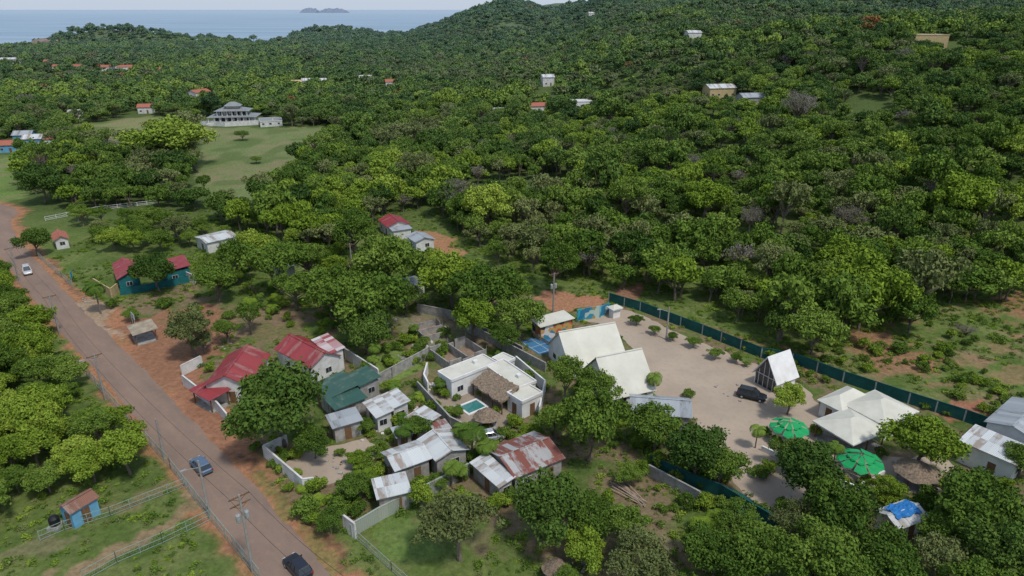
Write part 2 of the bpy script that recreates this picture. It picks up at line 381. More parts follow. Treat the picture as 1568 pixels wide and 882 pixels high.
col=lerp(col,full(DB),inpoly(wx,wy,GP(town))*sm((n2*.7+n3*.5-.42)*3)*.8)
# cleared slope behind the teal fence: dry soil showing through
slope=GP([(1000,470),(1180,530),(1240,525),(1330,500),(1420,485),(1568,465),(2000,450),(2000,760),(1600,690),(1475,645),(1290,585),(1165,548)])
ms_=inpoly(wx,wy,slope); col=lerp(col,full([.25,.185,.105]),ms_*.75*sm((vnoise(x,y,7,70)*.6+n3*.3+vnoise(x,y,22,71)*.35-.5)*4)); col=lerp(col,full([.3,.16,.09]),ms_*.8*sm((vnoise(x,y,10,72)+.3*n3-.78)*7))
rd=np.full(len(x),1e9); side=np.zeros(len(x)); nm=(x<40)&(x>-220)&(y<260)&(y>10)
xi,yi=wx[nm],wy[nm]; best=np.full(xi.shape,1e9); bs=np.zeros(xi.shape)
for i in range(0,len(RC)-2,2):
    a,b_=RC[i],RC[i+2]; d=b_-a; L2=max(d.length_squared,1e-6)
    t=np.clip(((xi-a.x)*d.x+(yi-a.y)*d.y)/L2,0,1); dx=xi-a.x-t*d.x; dy=yi-a.y-t*d.y; D=np.hypot(dx,dy)
    sd=np.sign(d.x*(yi-a.y)-d.y*(xi-a.x)); k=D<best; best=np.where(k,D,best); bs=np.where(k,sd,bs)
rd[nm]=best; side[nm]=bs
wr=np.where(side<0,6.0+3.4*sm((y-74)/22)*sm((150-y)/30),4.6)
sh=sm((wr-rd)/1.2+.5); col=lerp(col,full(DIRT),sh*np.clip(.7+.5*n3,0,1)); dirtmask=np.maximum(dirtmask,sh)
col=lerp(col,full([.13,.075,.05]),(side<0)*(np.abs(rd-5.2)<.45)*.7*sm((y-50)/10)*(n2>.3))
paint([(178,505),(250,478),(330,462),(350,495),(338,545),(285,555),(262,600),(238,590),(205,545)],(.28,.145,.085))
paint([(255,590),(300,560),(345,640),(372,690),(330,690),(290,640)],(.3,.15,.09),.9)
paint([(96,470),(140,455),(165,480),(185,520),(150,510)],TAN,.8)
paint([(640,352),(690,362),(712,398),(685,398),(668,380),(640,368)],(.36,.19,.10))
paint([(828,444),(930,455),(918,474),(830,474)],(.38,.19,.11))
paint([(1425,618),(1500,608),(1535,640),(1460,644)],(.33,.15,.09))
paint([(935,440),(975,436),(980,455),(945,460)],(.27,.15,.09))
for q in [(1480,556,26),(1392,572,22),(1345,578,18),(1300,532,16),(1555,575,30),(1440,590,20),(1530,540,18)]:
    paint([(q[0]+q[2]*math.cos(k)*1.4,q[1]+q[2]*.35*math.sin(k)) for k in np.arange(0,6.28,.6)],(.28,.17,.10),.6)
paint([(40,900),(110,862),(200,825),(262,790),(282,752),(300,760),(296,795),(230,835),(150,868),(110,900)],(.29,.2,.12),.85)
paint([(0,850),(60,820),(110,812),(100,835),(30,870)],(.24,.19,.12),.5)
paint([(160,775),(240,742),(262,748),(180,790)],(.27,.18,.11),.5)
paint([(335,470),(450,470),(470,510),(400,520),(340,510)],(.24,.16,.10),.5)
paint([(600,485),(680,470),(740,520),(700,560),(650,545)],(.3,.25,.18),.55)
paint([(395,715),(440,760),(500,850),(560,882),(500,882),(440,800),(385,735)],(.15,.18,.05),.6)
paint([(540,548),(610,520),(650,560),(600,582),(560,570)],(.17,.24,.06),.9)
paint([(1000,830),(1110,810),(1150,840),(1060,860)],(.25,.2,.13),.5)
paint([(560,800),(650,780),(680,850),(600,860)],(.13,.2,.05),.8)
me=bpy.data.meshes.new('ground'); me.vertices.add(len(x)); me.vertices.foreach_set('co',np.stack([x,y,z],1).ravel())
I=np.arange(nx*ny).reshape(ny,nx); q=np.stack([I[:-1,:-1],I[:-1,1:],I[1:,1:],I[1:,:-1]],-1).reshape(-1,4)
me.loops.add(q.size); me.loops.foreach_set('vertex_index',q.ravel()); me.polygons.add(len(q)); me.polygons.foreach_set('loop_start',np.arange(0,q.size,4)); me.polygons.foreach_set('loop_total',np.full(len(q),4))
me.polygons.foreach_set('use_smooth',np.ones(len(q),bool)); me.update(calc_edges=True)
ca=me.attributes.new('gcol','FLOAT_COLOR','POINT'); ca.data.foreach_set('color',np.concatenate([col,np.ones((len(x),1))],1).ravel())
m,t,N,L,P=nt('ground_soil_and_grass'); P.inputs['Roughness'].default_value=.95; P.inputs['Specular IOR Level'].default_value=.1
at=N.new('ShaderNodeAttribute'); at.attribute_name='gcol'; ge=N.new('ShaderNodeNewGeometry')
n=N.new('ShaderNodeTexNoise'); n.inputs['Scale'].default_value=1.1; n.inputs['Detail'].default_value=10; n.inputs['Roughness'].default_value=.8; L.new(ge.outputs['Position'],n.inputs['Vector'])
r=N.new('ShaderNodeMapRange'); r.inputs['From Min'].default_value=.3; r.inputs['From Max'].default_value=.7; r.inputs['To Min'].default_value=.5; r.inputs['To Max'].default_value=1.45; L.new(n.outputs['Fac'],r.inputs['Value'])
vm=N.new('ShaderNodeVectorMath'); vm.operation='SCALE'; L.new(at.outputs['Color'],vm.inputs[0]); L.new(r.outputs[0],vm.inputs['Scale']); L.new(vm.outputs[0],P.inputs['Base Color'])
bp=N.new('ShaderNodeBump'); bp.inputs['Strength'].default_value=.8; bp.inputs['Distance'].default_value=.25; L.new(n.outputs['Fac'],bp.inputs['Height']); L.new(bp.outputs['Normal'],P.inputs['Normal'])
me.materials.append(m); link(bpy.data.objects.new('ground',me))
# sea
m,t,N,L,P=nt('sea_water'); P.inputs['Roughness'].default_value=.4; P.inputs['Specular IOR Level'].default_value=.25
ge=N.new('ShaderNodeNewGeometry'); mp=N.new('ShaderNodeMapping'); mp.inputs['Scale'].default_value=(.0015,.006,1); L.new(ge.outputs['Position'],mp.inputs[0])
n=N.new('ShaderNodeTexNoise'); n.inputs['Scale'].default_value=1; n.inputs['Detail'].default_value=7; L.new(mp.outputs[0],n.inputs['Vector'])
r=N.new('ShaderNodeValToRGB'); r.color_ramp.elements[0].color=(.17,.27,.36,1); r.color_ramp.elements[1].color=(.28,.37,.45,1); r.color_ramp.elements[0].position=.35; r.color_ramp.elements[1].position=.65
L.new(n.outputs['Fac'],r.inputs['Fac'])
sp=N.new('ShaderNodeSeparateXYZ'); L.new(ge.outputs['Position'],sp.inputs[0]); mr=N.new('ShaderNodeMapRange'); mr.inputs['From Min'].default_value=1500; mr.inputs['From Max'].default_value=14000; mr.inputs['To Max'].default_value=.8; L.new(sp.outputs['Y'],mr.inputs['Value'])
mx=N.new('ShaderNodeMix'); mx.data_type='RGBA'; L.new(mr.outputs[0],mx.inputs[0]); L.new(r.outputs['Color'],mx.inputs[6]); mx.inputs[7].default_value=(.33,.42,.5,1); L.new(mx.outputs[2],P.inputs['Base Color'])  # haze painted into the sea colour, paler and greyer towards the horizon
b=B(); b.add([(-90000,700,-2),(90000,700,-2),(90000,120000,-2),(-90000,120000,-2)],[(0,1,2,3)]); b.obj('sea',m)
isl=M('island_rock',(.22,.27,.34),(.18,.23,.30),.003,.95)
for u0,u1,hh in [(461,487,112),(490,531,100)]:
    D=14000; x0=(u0-784)/F/1.083*D; x1=(u1-784)/F/1.083*D; b=B(); vs=[];n_=16
    for i in range(n_+1):
        tt=i/n_; xx=x0+(x1-x0)*tt; zz=-3+(hh+3)*(math.sin(math.pi*tt)**.4)*random.uniform(.7,1)
        vs+=[(xx,D-200,-4),(xx,D-80,zz*.9),(xx,D+40,zz),(xx,D+250,-4)]
    fs=[(i*4+k,(i+1)*4+k,(i+1)*4+k+1,i*4+k+1) for i in range(n_) for k in range(3)]
    b.add(vs,fs); b.obj('rocky_island',isl)
foam=M('foam',(.8,.82,.82),(.55,.6,.62),.05,.8)
b=B(); b.add([(-900,1168,-1.8),(-835,1172,-1.8),(-775,1196,-1.8),(-770,1204,-1.8),(-838,1186,-1.8),(-900,1180,-1.8)],[(0,1,2,3,4,5)]); b.obj('surf',foam)
rock=M('cliff_rock',(.27,.2,.17),(.15,.12,.10),.05,.9)
b=B(); vs=[]
hp=[(-800,1236),(-838,1262),(-856,1292),(-830,1335),(-800,1384),(-740,1420)]
cc=catmull([Vector((a,c_,0)) for a,c_ in hp],7)
for p in cc:
    k=random.uniform(.8,1.2); vs+=[(p.x-6*k,p.y-6*k,-4),(p.x-1,p.y,4*k),(p.x+8,p.y+3,10*k),(p.x+26,p.y+8,11*k)]
fs=[(i*4+k,(i+1)*4+k,(i+1)*4+k+1,i*4+k+1) for i in range(len(cc)-1) for k in range(3)]
b.add(vs,fs); b.obj('cliff',rock)

# ------------------------------------------------------------ vegetation prototypes
def unit(a): return a/np.maximum(np.linalg.norm(a,axis=1,keepdims=True),1e-6)
def tree_mesh(name,seed,Ht,R,nl,nleaf,ls,mat,flat=.7,trunk=True,zc=None,lobe=(.26,.42),limbs=8,rn=.8):
    rg=np.random.default_rng(seed); bb=B(); rr=random.Random(seed)
    zc=zc if zc is not None else Ht-R*flat
    d=unit(rg.normal(size=(nl,3))); d[:,2]=np.abs(d[:,2])*1.1-.25; d=unit(d)
    rad=R*rg.uniform(.35,.85,size=(nl,1)); ctr=d*rad; ctr[:,2]*=flat; ctr[:,2]+=zc
    az=np.arctan2(d[:,1],d[:,0]); k=1+.18*np.sin(az*2+seed)+.14*np.sin(az*3+seed*2); ctr[:,:2]*=k[:,None]
    rl=R*rg.uniform(lobe[0],lobe[1],size=nl)
    if trunk:
        top=Vector((rr.uniform(-.4,.4),rr.uniform(-.4,.4),zc*.75)); r0=.028*Ht+.06
        mid=Vector((rr.uniform(-.3,.3),rr.uniform(-.3,.3),zc*.4))
        bb.tube([(0,0,-.3),(0,0,.3),mid,top],[r0*1.5,r0,r0*.8,r0*.6],7)
        for i in rg.choice(nl,min(limbs,nl),replace=False):
            c_=Vector(ctr[i]); a=mid.lerp(top,rr.random()); m_=(a+c_)/2+Vector((rr.uniform(-.4,.4),rr.uniform(-.4,.4),-.2))
            bb.tube([a,m_,c_],[r0*.45,r0*.28,r0*.08],5)
    w=rl**2; li=rg.choice(nl,nleaf,p=w/w.sum()); dd=unit(rg.normal(size=(nleaf,3))+np.array([0,0,.35]))
    p=ctr[li]+dd*(rl[li,None]*rg.uniform(.55,1.15,size=(nleaf,1)))*np.array([1,1,.75])
    st=rg.random(nleaf)<.12; p[st]+=dd[st]*(R*.12*rg.random((st.sum(),1)))
    keep=np.ones(nleaf,bool)
    for j in range(nl):
        ins=(np.linalg.norm((p-ctr[j])/np.array([1,1,.75]),axis=1)<rl[j]*.55)&(li!=j); keep&=~ins
    p=p[keep]; dd=dd[keep]; li=li[keep]; n_=len(p)
    nr=unit(dd+rg.normal(size=(n_,3))*rn); tg=unit(np.cross(nr,rg.normal(size=(n_,3)))); bt=np.cross(nr,tg)
    s_=(ls*rg.uniform(.5,1.4,size=(n_,1)))
    V=np.stack([p-tg*s_,p-bt*s_*.55,p+tg*s_,p+bt*s_*.55],1).reshape(-1,3)
    lv=np.clip(.5+(rg.random(nl)[li]-.5)*.7+(rg.random(n_)-.5)*.6,0,1)
    nv=len(bb.v); nf0=len(bb.f)
    tv=np.array(bb.v).reshape(-1,3) if nv else np.zeros((0,3))
    me=bpy.data.meshes.new(name)
    faces=bb.f+[tuple(r_) for r_ in (np.arange(n_*4).reshape(-1,4)+nv).tolist()]
    me.from_pydata(np.concatenate([tv,V]).tolist(),[],faces)
    me.materials.append(mat); me.materials.append(bark)
    me.polygons.foreach_set('material_index',np.array([1]*nf0+[0]*n_))
    a=me.attributes.new('lv','FLOAT','FACE'); a.data.foreach_set('value',np.concatenate([np.zeros(nf0),lv]))
    me.update(); return me
def palm_mesh(name,seed,Ht,fr=16,fl=3.0,mat=None):
    rr=random.Random(seed); bb=B(); 
    bb.tube([(0,0,-.2),(.1,0,Ht*.4),(.3,.1,Ht*.75),(.35,.1,Ht)],[.2,.15,.12,.11],7)
    nf0=len(bb.f)
    for i in range(fr):
        a=2*math.pi*i/fr+rr.uniform(-.2,.2); el=rr.uniform(.1,1.1); dx=Vector((math.cos(a),math.sin(a),0)); pr=Vector((.35,.1,Ht)); sl=el
        side=Vector((-dx.y,dx.x,0)); st=fl/9
        for k in range(9):
            nx_=pr+(dx*math.cos(sl)+Vector((0,0,math.sin(sl))))*st; sl-=.24+.05*k*.5
            w=.75*math.sin(math.pi*(k+1.2)/10.5)
            for s in(-1,1):
                for j in range(2):
                    b0=pr.lerp(nx_,j*.5); b1=pr.lerp(nx_,j*.5+.36)
                    o_=side*s*w+(nx_-pr)*.6+Vector((0,0,-.3*w))
                    bb.add([b0,b1,b1+o_,b0+o_*.95],[(0,1,2,3)])
            pr=nx_
    me=bpy.data.meshes.new(name); me.from_pydata(bb.v,[],bb.f); me.materials.append(mat or FN['mid']); me.materials.append(bark)
    me.polygons.foreach_set('material_index',[1]*nf0+[0]*(len(bb.f)-nf0))
    a=me.attributes.new('lv','FLOAT','FACE'); a.data.foreach_set('value',[rr.random() for _ in bb.f]); me.update(); return me
def proto_coll(name,meshes):
    c=bpy.data.collections.new(name)
    for i,m_ in enumerate(meshes):
        o=bpy.data.objects.new('%s_%02d'%(name,i),m_); c.objects.link(o)
    return c
def scatter(name,coll,pts,idx,scl,tilt=.08):
    n_=len(pts); me=bpy.data.meshes.new(name); me.vertices.add(n_); me.vertices.foreach_set('co',np.asarray(pts,float).ravel())
    a=me.attributes.new('idx','INT','POINT'); a.data.foreach_set('value',np.asarray(idx,np.int32))
    a=me.attributes.new('scl','FLOAT_VECTOR','POINT'); a.data.foreach_set('vector',np.asarray(scl,float).ravel())
    r=np.zeros((n_,3)); r[:,2]=RNG.uniform(0,6.28,n_); r[:,:2]=RNG.uniform(-tilt,tilt,(n_,2))
    a=me.attributes.new('rot','FLOAT_VECTOR','POINT'); a.data.foreach_set('vector',r.ravel()); me.update()
    o=link(bpy.data.objects.new(name,me))
    ng=bpy.data.node_groups.new(name,'GeometryNodeTree'); ng.interface.new_socket('Geometry',in_out='INPUT',socket_type='NodeSocketGeometry'); ng.interface.new_socket('Geometry',in_out='OUTPUT',socket_type='NodeSocketGeometry')
    N=ng.nodes; L=ng.links; gi=N.new('NodeGroupInput'); go=N.new('NodeGroupOutput'); ip=N.new('GeometryNodeInstanceOnPoints'); ci=N.new('GeometryNodeCollectionInfo')
    ci.inputs['Collection'].default_value=coll; ci.inputs['Separate Children'].default_value=True; ci.inputs['Reset Children'].default_value=True
    def na(nm,ty):
        k=N.new('GeometryNodeInputNamedAttribute'); k.data_type=ty; k.inputs['Name'].default_value=nm; return k.outputs['Attribute']
    L.new(gi.outputs[0],ip.inputs['Points']); L.new(ci.outputs[0],ip.inputs['Instance']); ip.inputs['Pick Instance'].default_value=True
    L.new(na('idx','INT'),ip.inputs['Instance Index']); er=N.new('FunctionNodeEulerToRotation'); L.new(na('rot','FLOAT_VECTOR'),er.inputs[0]); L.new(er.outputs[0],ip.inputs['Rotation']); L.new(na('scl','FLOAT_VECTOR'),ip.inputs['Scale'])
    L.new(ip.outputs[0],go.inputs[0]); md=o.modifiers.new('scatter','NODES'); md.node_group=ng; return o

NEAR={ # height 9, R 5 reference
 'mango':[tree_mesh('mango%d'%i,10+i,9,5,48,13000,.23,FN['dark'],.72,lobe=(.18,.34)) for i in range(2)],
 'broad':[tree_mesh('broad%d'%i,20+i,9,5,50,11000,.23,FN['mid'],.62,lobe=(.14,.3)) for i in range(3)],
 'bright':[tree_mesh('bright%d'%i,30+i,9,5,50,11000,.23,FN['bright'],.66,lobe=(.14,.28)) for i in range(2)],
 'airy':[tree_mesh('airy%d'%i,40+i,9.5,5,55,7500,.19,FN['mid'],.55,lobe=(.1,.22),limbs=20) for i in range(2)],
 'olive':[tree_mesh('olive%d'%i,50+i,9,5,55,7500,.19,FN['olive'],.6,lobe=(.1,.24),limbs=20) for i in range(2)],
 'shrub':[tree_mesh('shrub%d'%i,60+i,2.0,1.2,18,2000,.12,FN['bright'],.8,zc=.95,lobe=(.25,.45),limbs=5) for i in range(2)],
 'shrubd':[tree_mesh('shrubd%d'%i,65+i,2.0,1.2,18,2000,.12,FN['mid'],.8,zc=.95,lobe=(.25,.45),limbs=5) for i in range(2)],
 'palm':[palm_mesh('palm%d'%i,70+i,5.5) for i in range(2)],
 'banana':[palm_mesh('banana%d'%i,75+i,1.2,11,2.4,FN['bright']) for i in range(2)],
 'dry':[tree_mesh('drytree',80,9,5,60,3600,.11,FN['dry'],.62,lobe=(.1,.2),limbs=50)],
 'conifer':[tree_mesh('conifer',81,5,1.3,26,4500,.12,FN['bright'],1.7,zc=2.6,lobe=(.35,.5))],
}
NAMES={'mango':'mango_tree','broad':'broadleaf_tree','bright':'almond_tree','airy':'acacia_tree','olive':'guanacaste_tree','shrub':'garden_shrub','shrubd':'garden_shrub','palm':'palm_tree','banana':'banana_plant','dry':'leafless_tree','conifer':'cypress_tree'}
def tree(kind,u,v,w,hk=1.0):
    R0,H0=(1.2,2.0) if kind.startswith('shrub') else (1.3,5) if kind=='conifer' else (2.6,6.5) if kind=='palm' else (2.0,2.6) if kind=='banana' else (5,9)
    p=G(u,v,0)
    for _ in range(3):
        R=w/2/PPM(p); s=R/R0; zc=H0*s*hk*.6; p=G(u,v,zc)
    me=random.choice(NEAR[kind]); o=bpy.data.objects.new(NAMES[kind],me); o.location=(p.x,p.y,p.z-.05)
    s*=.93
    o.scale=(s*random.uniform(.93,1.07),s*random.uniform(.93,1.07),s*hk); o.rotation_euler=(random.uniform(-.05,.05),random.uniform(-.05,.05),random.uniform(0,6.28)); return link(o)

# ------------------------------------------------------------ buildings
def sub_parent(e,root):
    w_=e.matrix_basis.copy(); e.parent=root; e.matrix_basis=root.matrix_basis.inverted()@w_
def villa():
    root=house('white_villa',None,3.6,0,cream,stucco,'flat',dims=rect([(668,571),(738,545),(762,555),(694,583)],3.6))
    def sub(nm,q,h): sub_parent(house(nm,q,h,h,cream,stucco,'flat'),root)
    sub('east_wing',[(745,561),(770,551),(819,583),(794,597)],3.4)
    sub('guest_annex',[(779,601),(810,588),(828,603),(797,618)],3.1)
    sub('rear_wing',[(752,549),(772,542),(790,551),(770,557)],3.2)
    c,a,w,l=rect([(722,583),(746,569),(794,600),(770,614)],2.9)
    e=empty('thatched_veranda',(c.x,c.y,0),a); r=B(); n=22; mm=7; vs=[]
    for j in range(mm+1):
        for i in range(n+1): vs.append((-w/2+w*i/n+random.uniform(-.05,.05),-l/2+l*j/mm+random.uniform(-.15,.15),2.35+(1.5*j/mm)+random.uniform(-.12,.12)))
    fs=[(j*(n+1)+i,j*(n+1)+i+1,(j+1)*(n+1)+i+1,(j+1)*(n+1)+i) for j in range(mm) for i in range(n)]
    r.add(vs,fs); r.add([(x_,y_,z_-.25) for x_,y_,z_ in vs],[f[::-1] for f in fs]); r.obj('thatch',thatch,e)
    pb=B(); [pb.box((x_,-l/2+.3,1.1),(.16,.16,2.3)) for x_ in np.linspace(-w/2+.3,w/2-.3,4)]; pb.obj('posts',wood,e)
    sub_parent(e,root)
villa()
def palapa(name,u,v,r,h,sides=14):
    p=G(u,v,h*.7); e=empty(name,(p.x,p.y,p.z)); b=B(); vs=[]; rings=6
    for j in range(rings+1):
        for i in range(sides*2):
            t=math.pi*i/sides; rr=r*(1-j/rings)*random.uniform(.92,1.08)+.05; vs.append((rr*math.cos(t),rr*math.sin(t),h*.52+(h*.48)*j/rings+random.uniform(-.07,.07)))
    n=sides*2; fs=[(j*n+i,j*n+(i+1)%n,(j+1)*n+(i+1)%n,(j+1)*n+i) for j in range(rings) for i in range(n)]
    b.add(vs,fs); b.obj('thatch',thatch,e); pb=B()
    for k in range(5): t=k*1.257; pb.tube([(r*.7*math.cos(t),r*.7*math.sin(t),0),(r*.7*math.cos(t),r*.7*math.sin(t),h*.66)],[.08,.08],6)
    pb.obj('posts',wood,e); fb=B(); fb.tube([(0,0,0),(0,0,.12)],[r*.85,r*.85],20); fb.obj('floor',concrete,e)
palapa('thatched_gazebo',745,632,2.0,3.2)
palapa('palm_thatch_hut',1405,716,2.9,3.4)
sheet('villa_patio',[(655,600),(705,577),(800,640),(760,668),(700,650)],.02,m_yard)
pc,pa,pw,pl=rect([(704,622),(730,612),(744,624),(717,636)],0)
e=empty('swimming_pool',(pc.x,pc.y,0),pa); b=B()
for sx,sy,dx,dy in[(0,-pl/2,pw+.6,.4),(0,pl/2,pw+.6,.4)]: b.box((sx,sy,.09),(dx,dy,.14))
for sx in(-pw/2-.1,pw/2+.1): b.box((sx,0,.09),(.4,pl-.4,.14))
b.obj('coping',stucco,e); B().add([(-pw/2,-pl/2,.08),(pw/2,-pl/2,.08),(pw/2,pl/2,.08),(-pw/2,pl/2,.08)],[(0,1,2,3)]).obj('water',M('pool_water',(.05,.22,.20),(.03,.16,.16),2,.08,spec=.5),e)
def lounger(u,v,rz):
    p=G(u,v); e=empty('sun_lounger',(p.x,p.y,.03),rz); b=B(); b.box((0,0,.32),(1.3,.6,.07)); b.beam((.6,0,.32),(1.15,0,.72),.6,.07)
    for a in(-.55,.55):
        for c in(-.25,.25): b.box((a,c,.15),(.06,.06,.3))
    b.obj('seat_and_legs',white,e)
lounger(700,636,.8); lounger(692,630,.8); lounger(755,650,2.2)
wall('garden_wall',[(655,572),(650,590),(656,602)],2.2,stucco)
wall('garden_wall',[(640,600),(690,655),(715,668)],2.0,concrete)
wall('garden_wall',[(826,640),(834,600),(790,562)],2.2,stucco)
wall('block_wall',[(660,545),(600,578),(560,600)],2.0,concrete)
wall('block_wall',[(800,545),(690,488),(640,478)],1.9,concrete)
wall('block_wall',[(835,570),(760,530),(700,500)],1.9,concrete)
def ruin(name,q,h):
    c,a,w,l=rect(q,h); e=empty(name,(c.x,c.y,0),a); b=B(); FOOT.append((c.x,c.y,max(w,l)/2))
    for sy in(-l/2,l/2):
        for i in range(3): b.box((-w/2+(i+.5)*w/3,sy,(h-(.5*(i%2)))/2),(w/3*.9,.2,h-(.5*(i%2))))
    for sx in(-w/2+.1,w/2-.1,0): b.box((sx,0,h*.42),(.2,l-.22,h*.84))
    b.obj('block_walls',concrete,e)
    fb=B().box((0,0,.03),(w-.4,l-.4,.08)); fb.obj('slab',M('dusty_slab',(.3,.22,.16),(.22,.16,.11),1,.9),e)
    st=B(); [st.tube([(x_,y_,0),(x_,y_,h+.7)],[.05,.05],5) for x_ in(-w/2,0,w/2) for y_ in(-l/2,l/2)]; st.obj('rebar_columns',concrete,e)
ruin('unfinished_block_house',[(660,530),(718,513),(740,535),(685,555)],2.2)
ruin('unfinished_block_house',[(630,495),(668,487),(685,503),(650,515)],1.5)
house('red_roof_house',[(312,590),(352,537),(412,546),(380,592)],3.4,5.2,red_roof,white)
house('red_roof_porch',[(294,600),(318,580),(350,596),(325,618)],2.6,2.9,red_roof,white,'shed',open_=True)
house('red_roof_house',[(420,532),(466,516),(524,542),(474,565)],3.6,5.2,red_roof,white)
house('striped_roof_extension',[(478,524),(500,510),(526,534),(506,545)],4.3,4.7,MCORR('striped_roof',(.65,.62,.6),(.33,.05,.06),(.6,.5,.5),.3),white,'shed',win=False)
wall('compound_wall',[(282,590),(335,632),(350,650)],2.0,white)
wall('compound_wall',[(280,575),(310,560)],2.0,white)
wall('compound_wall',[(530,550),(580,582)],2.2,white)
house('green_roof_shed',[(474,590),(526,573),(550,594),(500,613)],3.0,3.6,green_roof,concrete,'shed')
house('green_roof_shed',[(524,574),(566,565),(584,582),(550,592)],3.1,3.6,green_roof,concrete,'shed')
house('green_roof_shed',[(498,616),(552,596),(560,610),(512,630)],2.6,3.0,green_roof,concrete,'shed')
house('grey_roof_shed',[(497,640),(545,626),(556,644),(510,657)],2.7,3.1,grey_roof,concrete,'shed')
house('white_roof_shed',[(555,618),(582,607),(604,632),(576,641)],2.8,3.2,white_roof,white,'shed')
house('white_roof_shed',[(580,607),(608,597),(628,616),(602,628)],3.1,3.5,white_roof,white,'shed')
house('white_roof_shed',[(618,640),(650,624),(676,640),(645,656)],2.8,3.2,white_roof,white,'shed')
house('tin_roof_house',[(580,692),(636,674),(664,700),(606,722)],3.0,3.7,white_roof,concrete)
house('tin_roof_house',[(636,672),(690,656),(718,688),(668,706)],3.0,3.7,white_roof,concrete)
house('tin_roof_shed',[(569,736),(622,727),(630,752),(576,768)],2.8,3.2,white_roof,concrete,'shed')
house('tin_roof_shed',[(598,658),(626,650),(634,664),(606,672)],2.4,2.7,grey_roof,concrete,'shed')
house('tin_roof_shed',[(655,652),(680,644),(694,656),(668,664)],2.5,2.8,rust_roof,concrete,'shed')
house('rusty_roof_house',[(740,688),(816,660),(868,700),(790,732)],3.0,4.0,rust_roof,concrete)
house('tin_lean_to',[(722,712),(741,694),(786,732),(768,752)],2.5,3.0,white_roof,concrete,'shed')
wall('white_compound_wall',[(406,700),(466,752),(482,750)],2.0,white)
wall('white_compound_wall',[(406,698),(440,682)],1.8,white)
wall('tin_fence',[(540,822),(585,795),(640,768),(718,728)],2.0,MCORR('tin_fence_sheet',(.4,.42,.36),(.3,.34,.28),(.2,.16,.12),.4))
wall('white_garden_wall',[(528,812),(545,825)],2.4,white)
sheet('gravel_yard',[(432,712),(470,688),(560,672),(585,690),(560,722),(490,748),(478,748)],.02,m_gravel,.15)
sheet('gravel_yard',[(700,690),(735,672),(775,678),(735,700),(715,705)],.024,m_yard,.15)
plaza=[(925,470),(968,476),(1010,496),(1060,520),(1130,548),(1160,558),(1225,590),(1250,612),(1300,660),(1360,700),(1440,700),(1470,720),(1440,760),(1330,745),(1270,720),(1240,745),(1215,802),(1165,775),(1120,735),(1085,690),(1065,640),(1000,605),(975,540),(935,500),(880,490)]
sheet('gravel_plaza',plaza,.024,m_gravel,.22)
def gable_ridge(name,a_,b_,zr,hw,ze,rm,wm,win=False,ext=.4):
    A,B_=G(*a_,zr),G(*b_,zr); c=(A+B_)/2; d=B_-A
    return house(name,None,ze,zr,rm,wm,dims=(Vector((c.x,c.y,0)),math.atan2(d.y,d.x),d.length+.01,hw*2),win=win,ov=ext)
gable_ridge('white_gable_hall',(855,509),(942,494),7.2,5.2,2.6,cream,stucco,True)
gable_ridge('white_gable_hall',(912,548),(983,534),7.2,5.2,2.4,cream,stucco,True)
def chapel():
    A,B_=G(1178,546,6),G(1207,536,6); c=(A+B_)/2; d=B_-A; a=math.atan2(d.y,d.x); L_=5.6; hw=2.7
    e=empty('a_frame_chapel',(c.x,c.y,0),a); FOOT.append((c.x,c.y,4)); b=B()
    for s in(-1,1): b.add([(-L_/2,0,6.1),(L_/2,0,6.1),(L_/2,s*hw,1.9),(-L_/2,s*hw,1.9),(-L_/2,0,5.9),(L_/2,0,5.9),(L_/2,s*(hw-.12),1.8),(-L_/2,s*(hw-.12),1.8)],[(0,1,2,3),(4,7,6,5),(0,3,7,4),(1,5,6,2),(3,2,6,7)])
    b.obj('roof',stucco,e); w=B(); x_=L_/2-.5
    w.box((0,-hw+.5,1),(L_-.8,.15,2)); w.box((0,hw-.5,1),(L_-.8,.15,2)); w.add([(x_,-hw+.4,0),(x_,hw-.4,0),(x_,hw-.4,2),(x_,0,5.8),(x_,-hw+.4,2)],[(0,1,2,3,4)]); w.obj('walls',stucco,e)
    g=B(); g.add([(-x_,-hw+.5,0),(-x_,hw-.5,0),(-x_,hw-.5,2.1),(-x_,0,5.6),(-x_,-hw+.5,2.1)],[(4,3,2,1,0)]); g.obj('glass_front',glass,e)
    f=B()
    for y_ in(-1.5,-.5,.5,1.5): f.box((-x_-.05,y_,(5.6-abs(y_)*1.6)/2),(.08,.09,5.4-abs(y_)*1.6))
    f.box((-x_-.12,0,2.3),(.08,3.6,.1)); f.obj('mullions',white,e)
chapel()
house('grey_roof_workshop',[(960,602),(1050,608),(1066,640),(968,632)],3.0,4.1,grey_roof,concrete)
house('white_hip_roof_house',[(1246,612),(1292,592),(1342,603),(1296,627)],3.1,4.2,cream,stucco,'hip')
house('white_hip_roof_house',[(1296,612),(1346,594),(1402,630),(1350,656)],3.3,4.7,cream,stucco,'hip')
house('white_hip_roof_pavilion',[(1243,641),(1302,624),(1362,656),(1308,682)],3.0,4.3,cream,stucco,'hip',open_=True)
house('white_house',[(1466,674),(1492,655),(1580,690),(1560,716)],3.4,3.9,white_roof,stucco,'shed')
house('metal_roof_house',[(1508,644),(1552,604),(1630,640),(1590,680)],4.0,4.9,grey_roof,stucco)
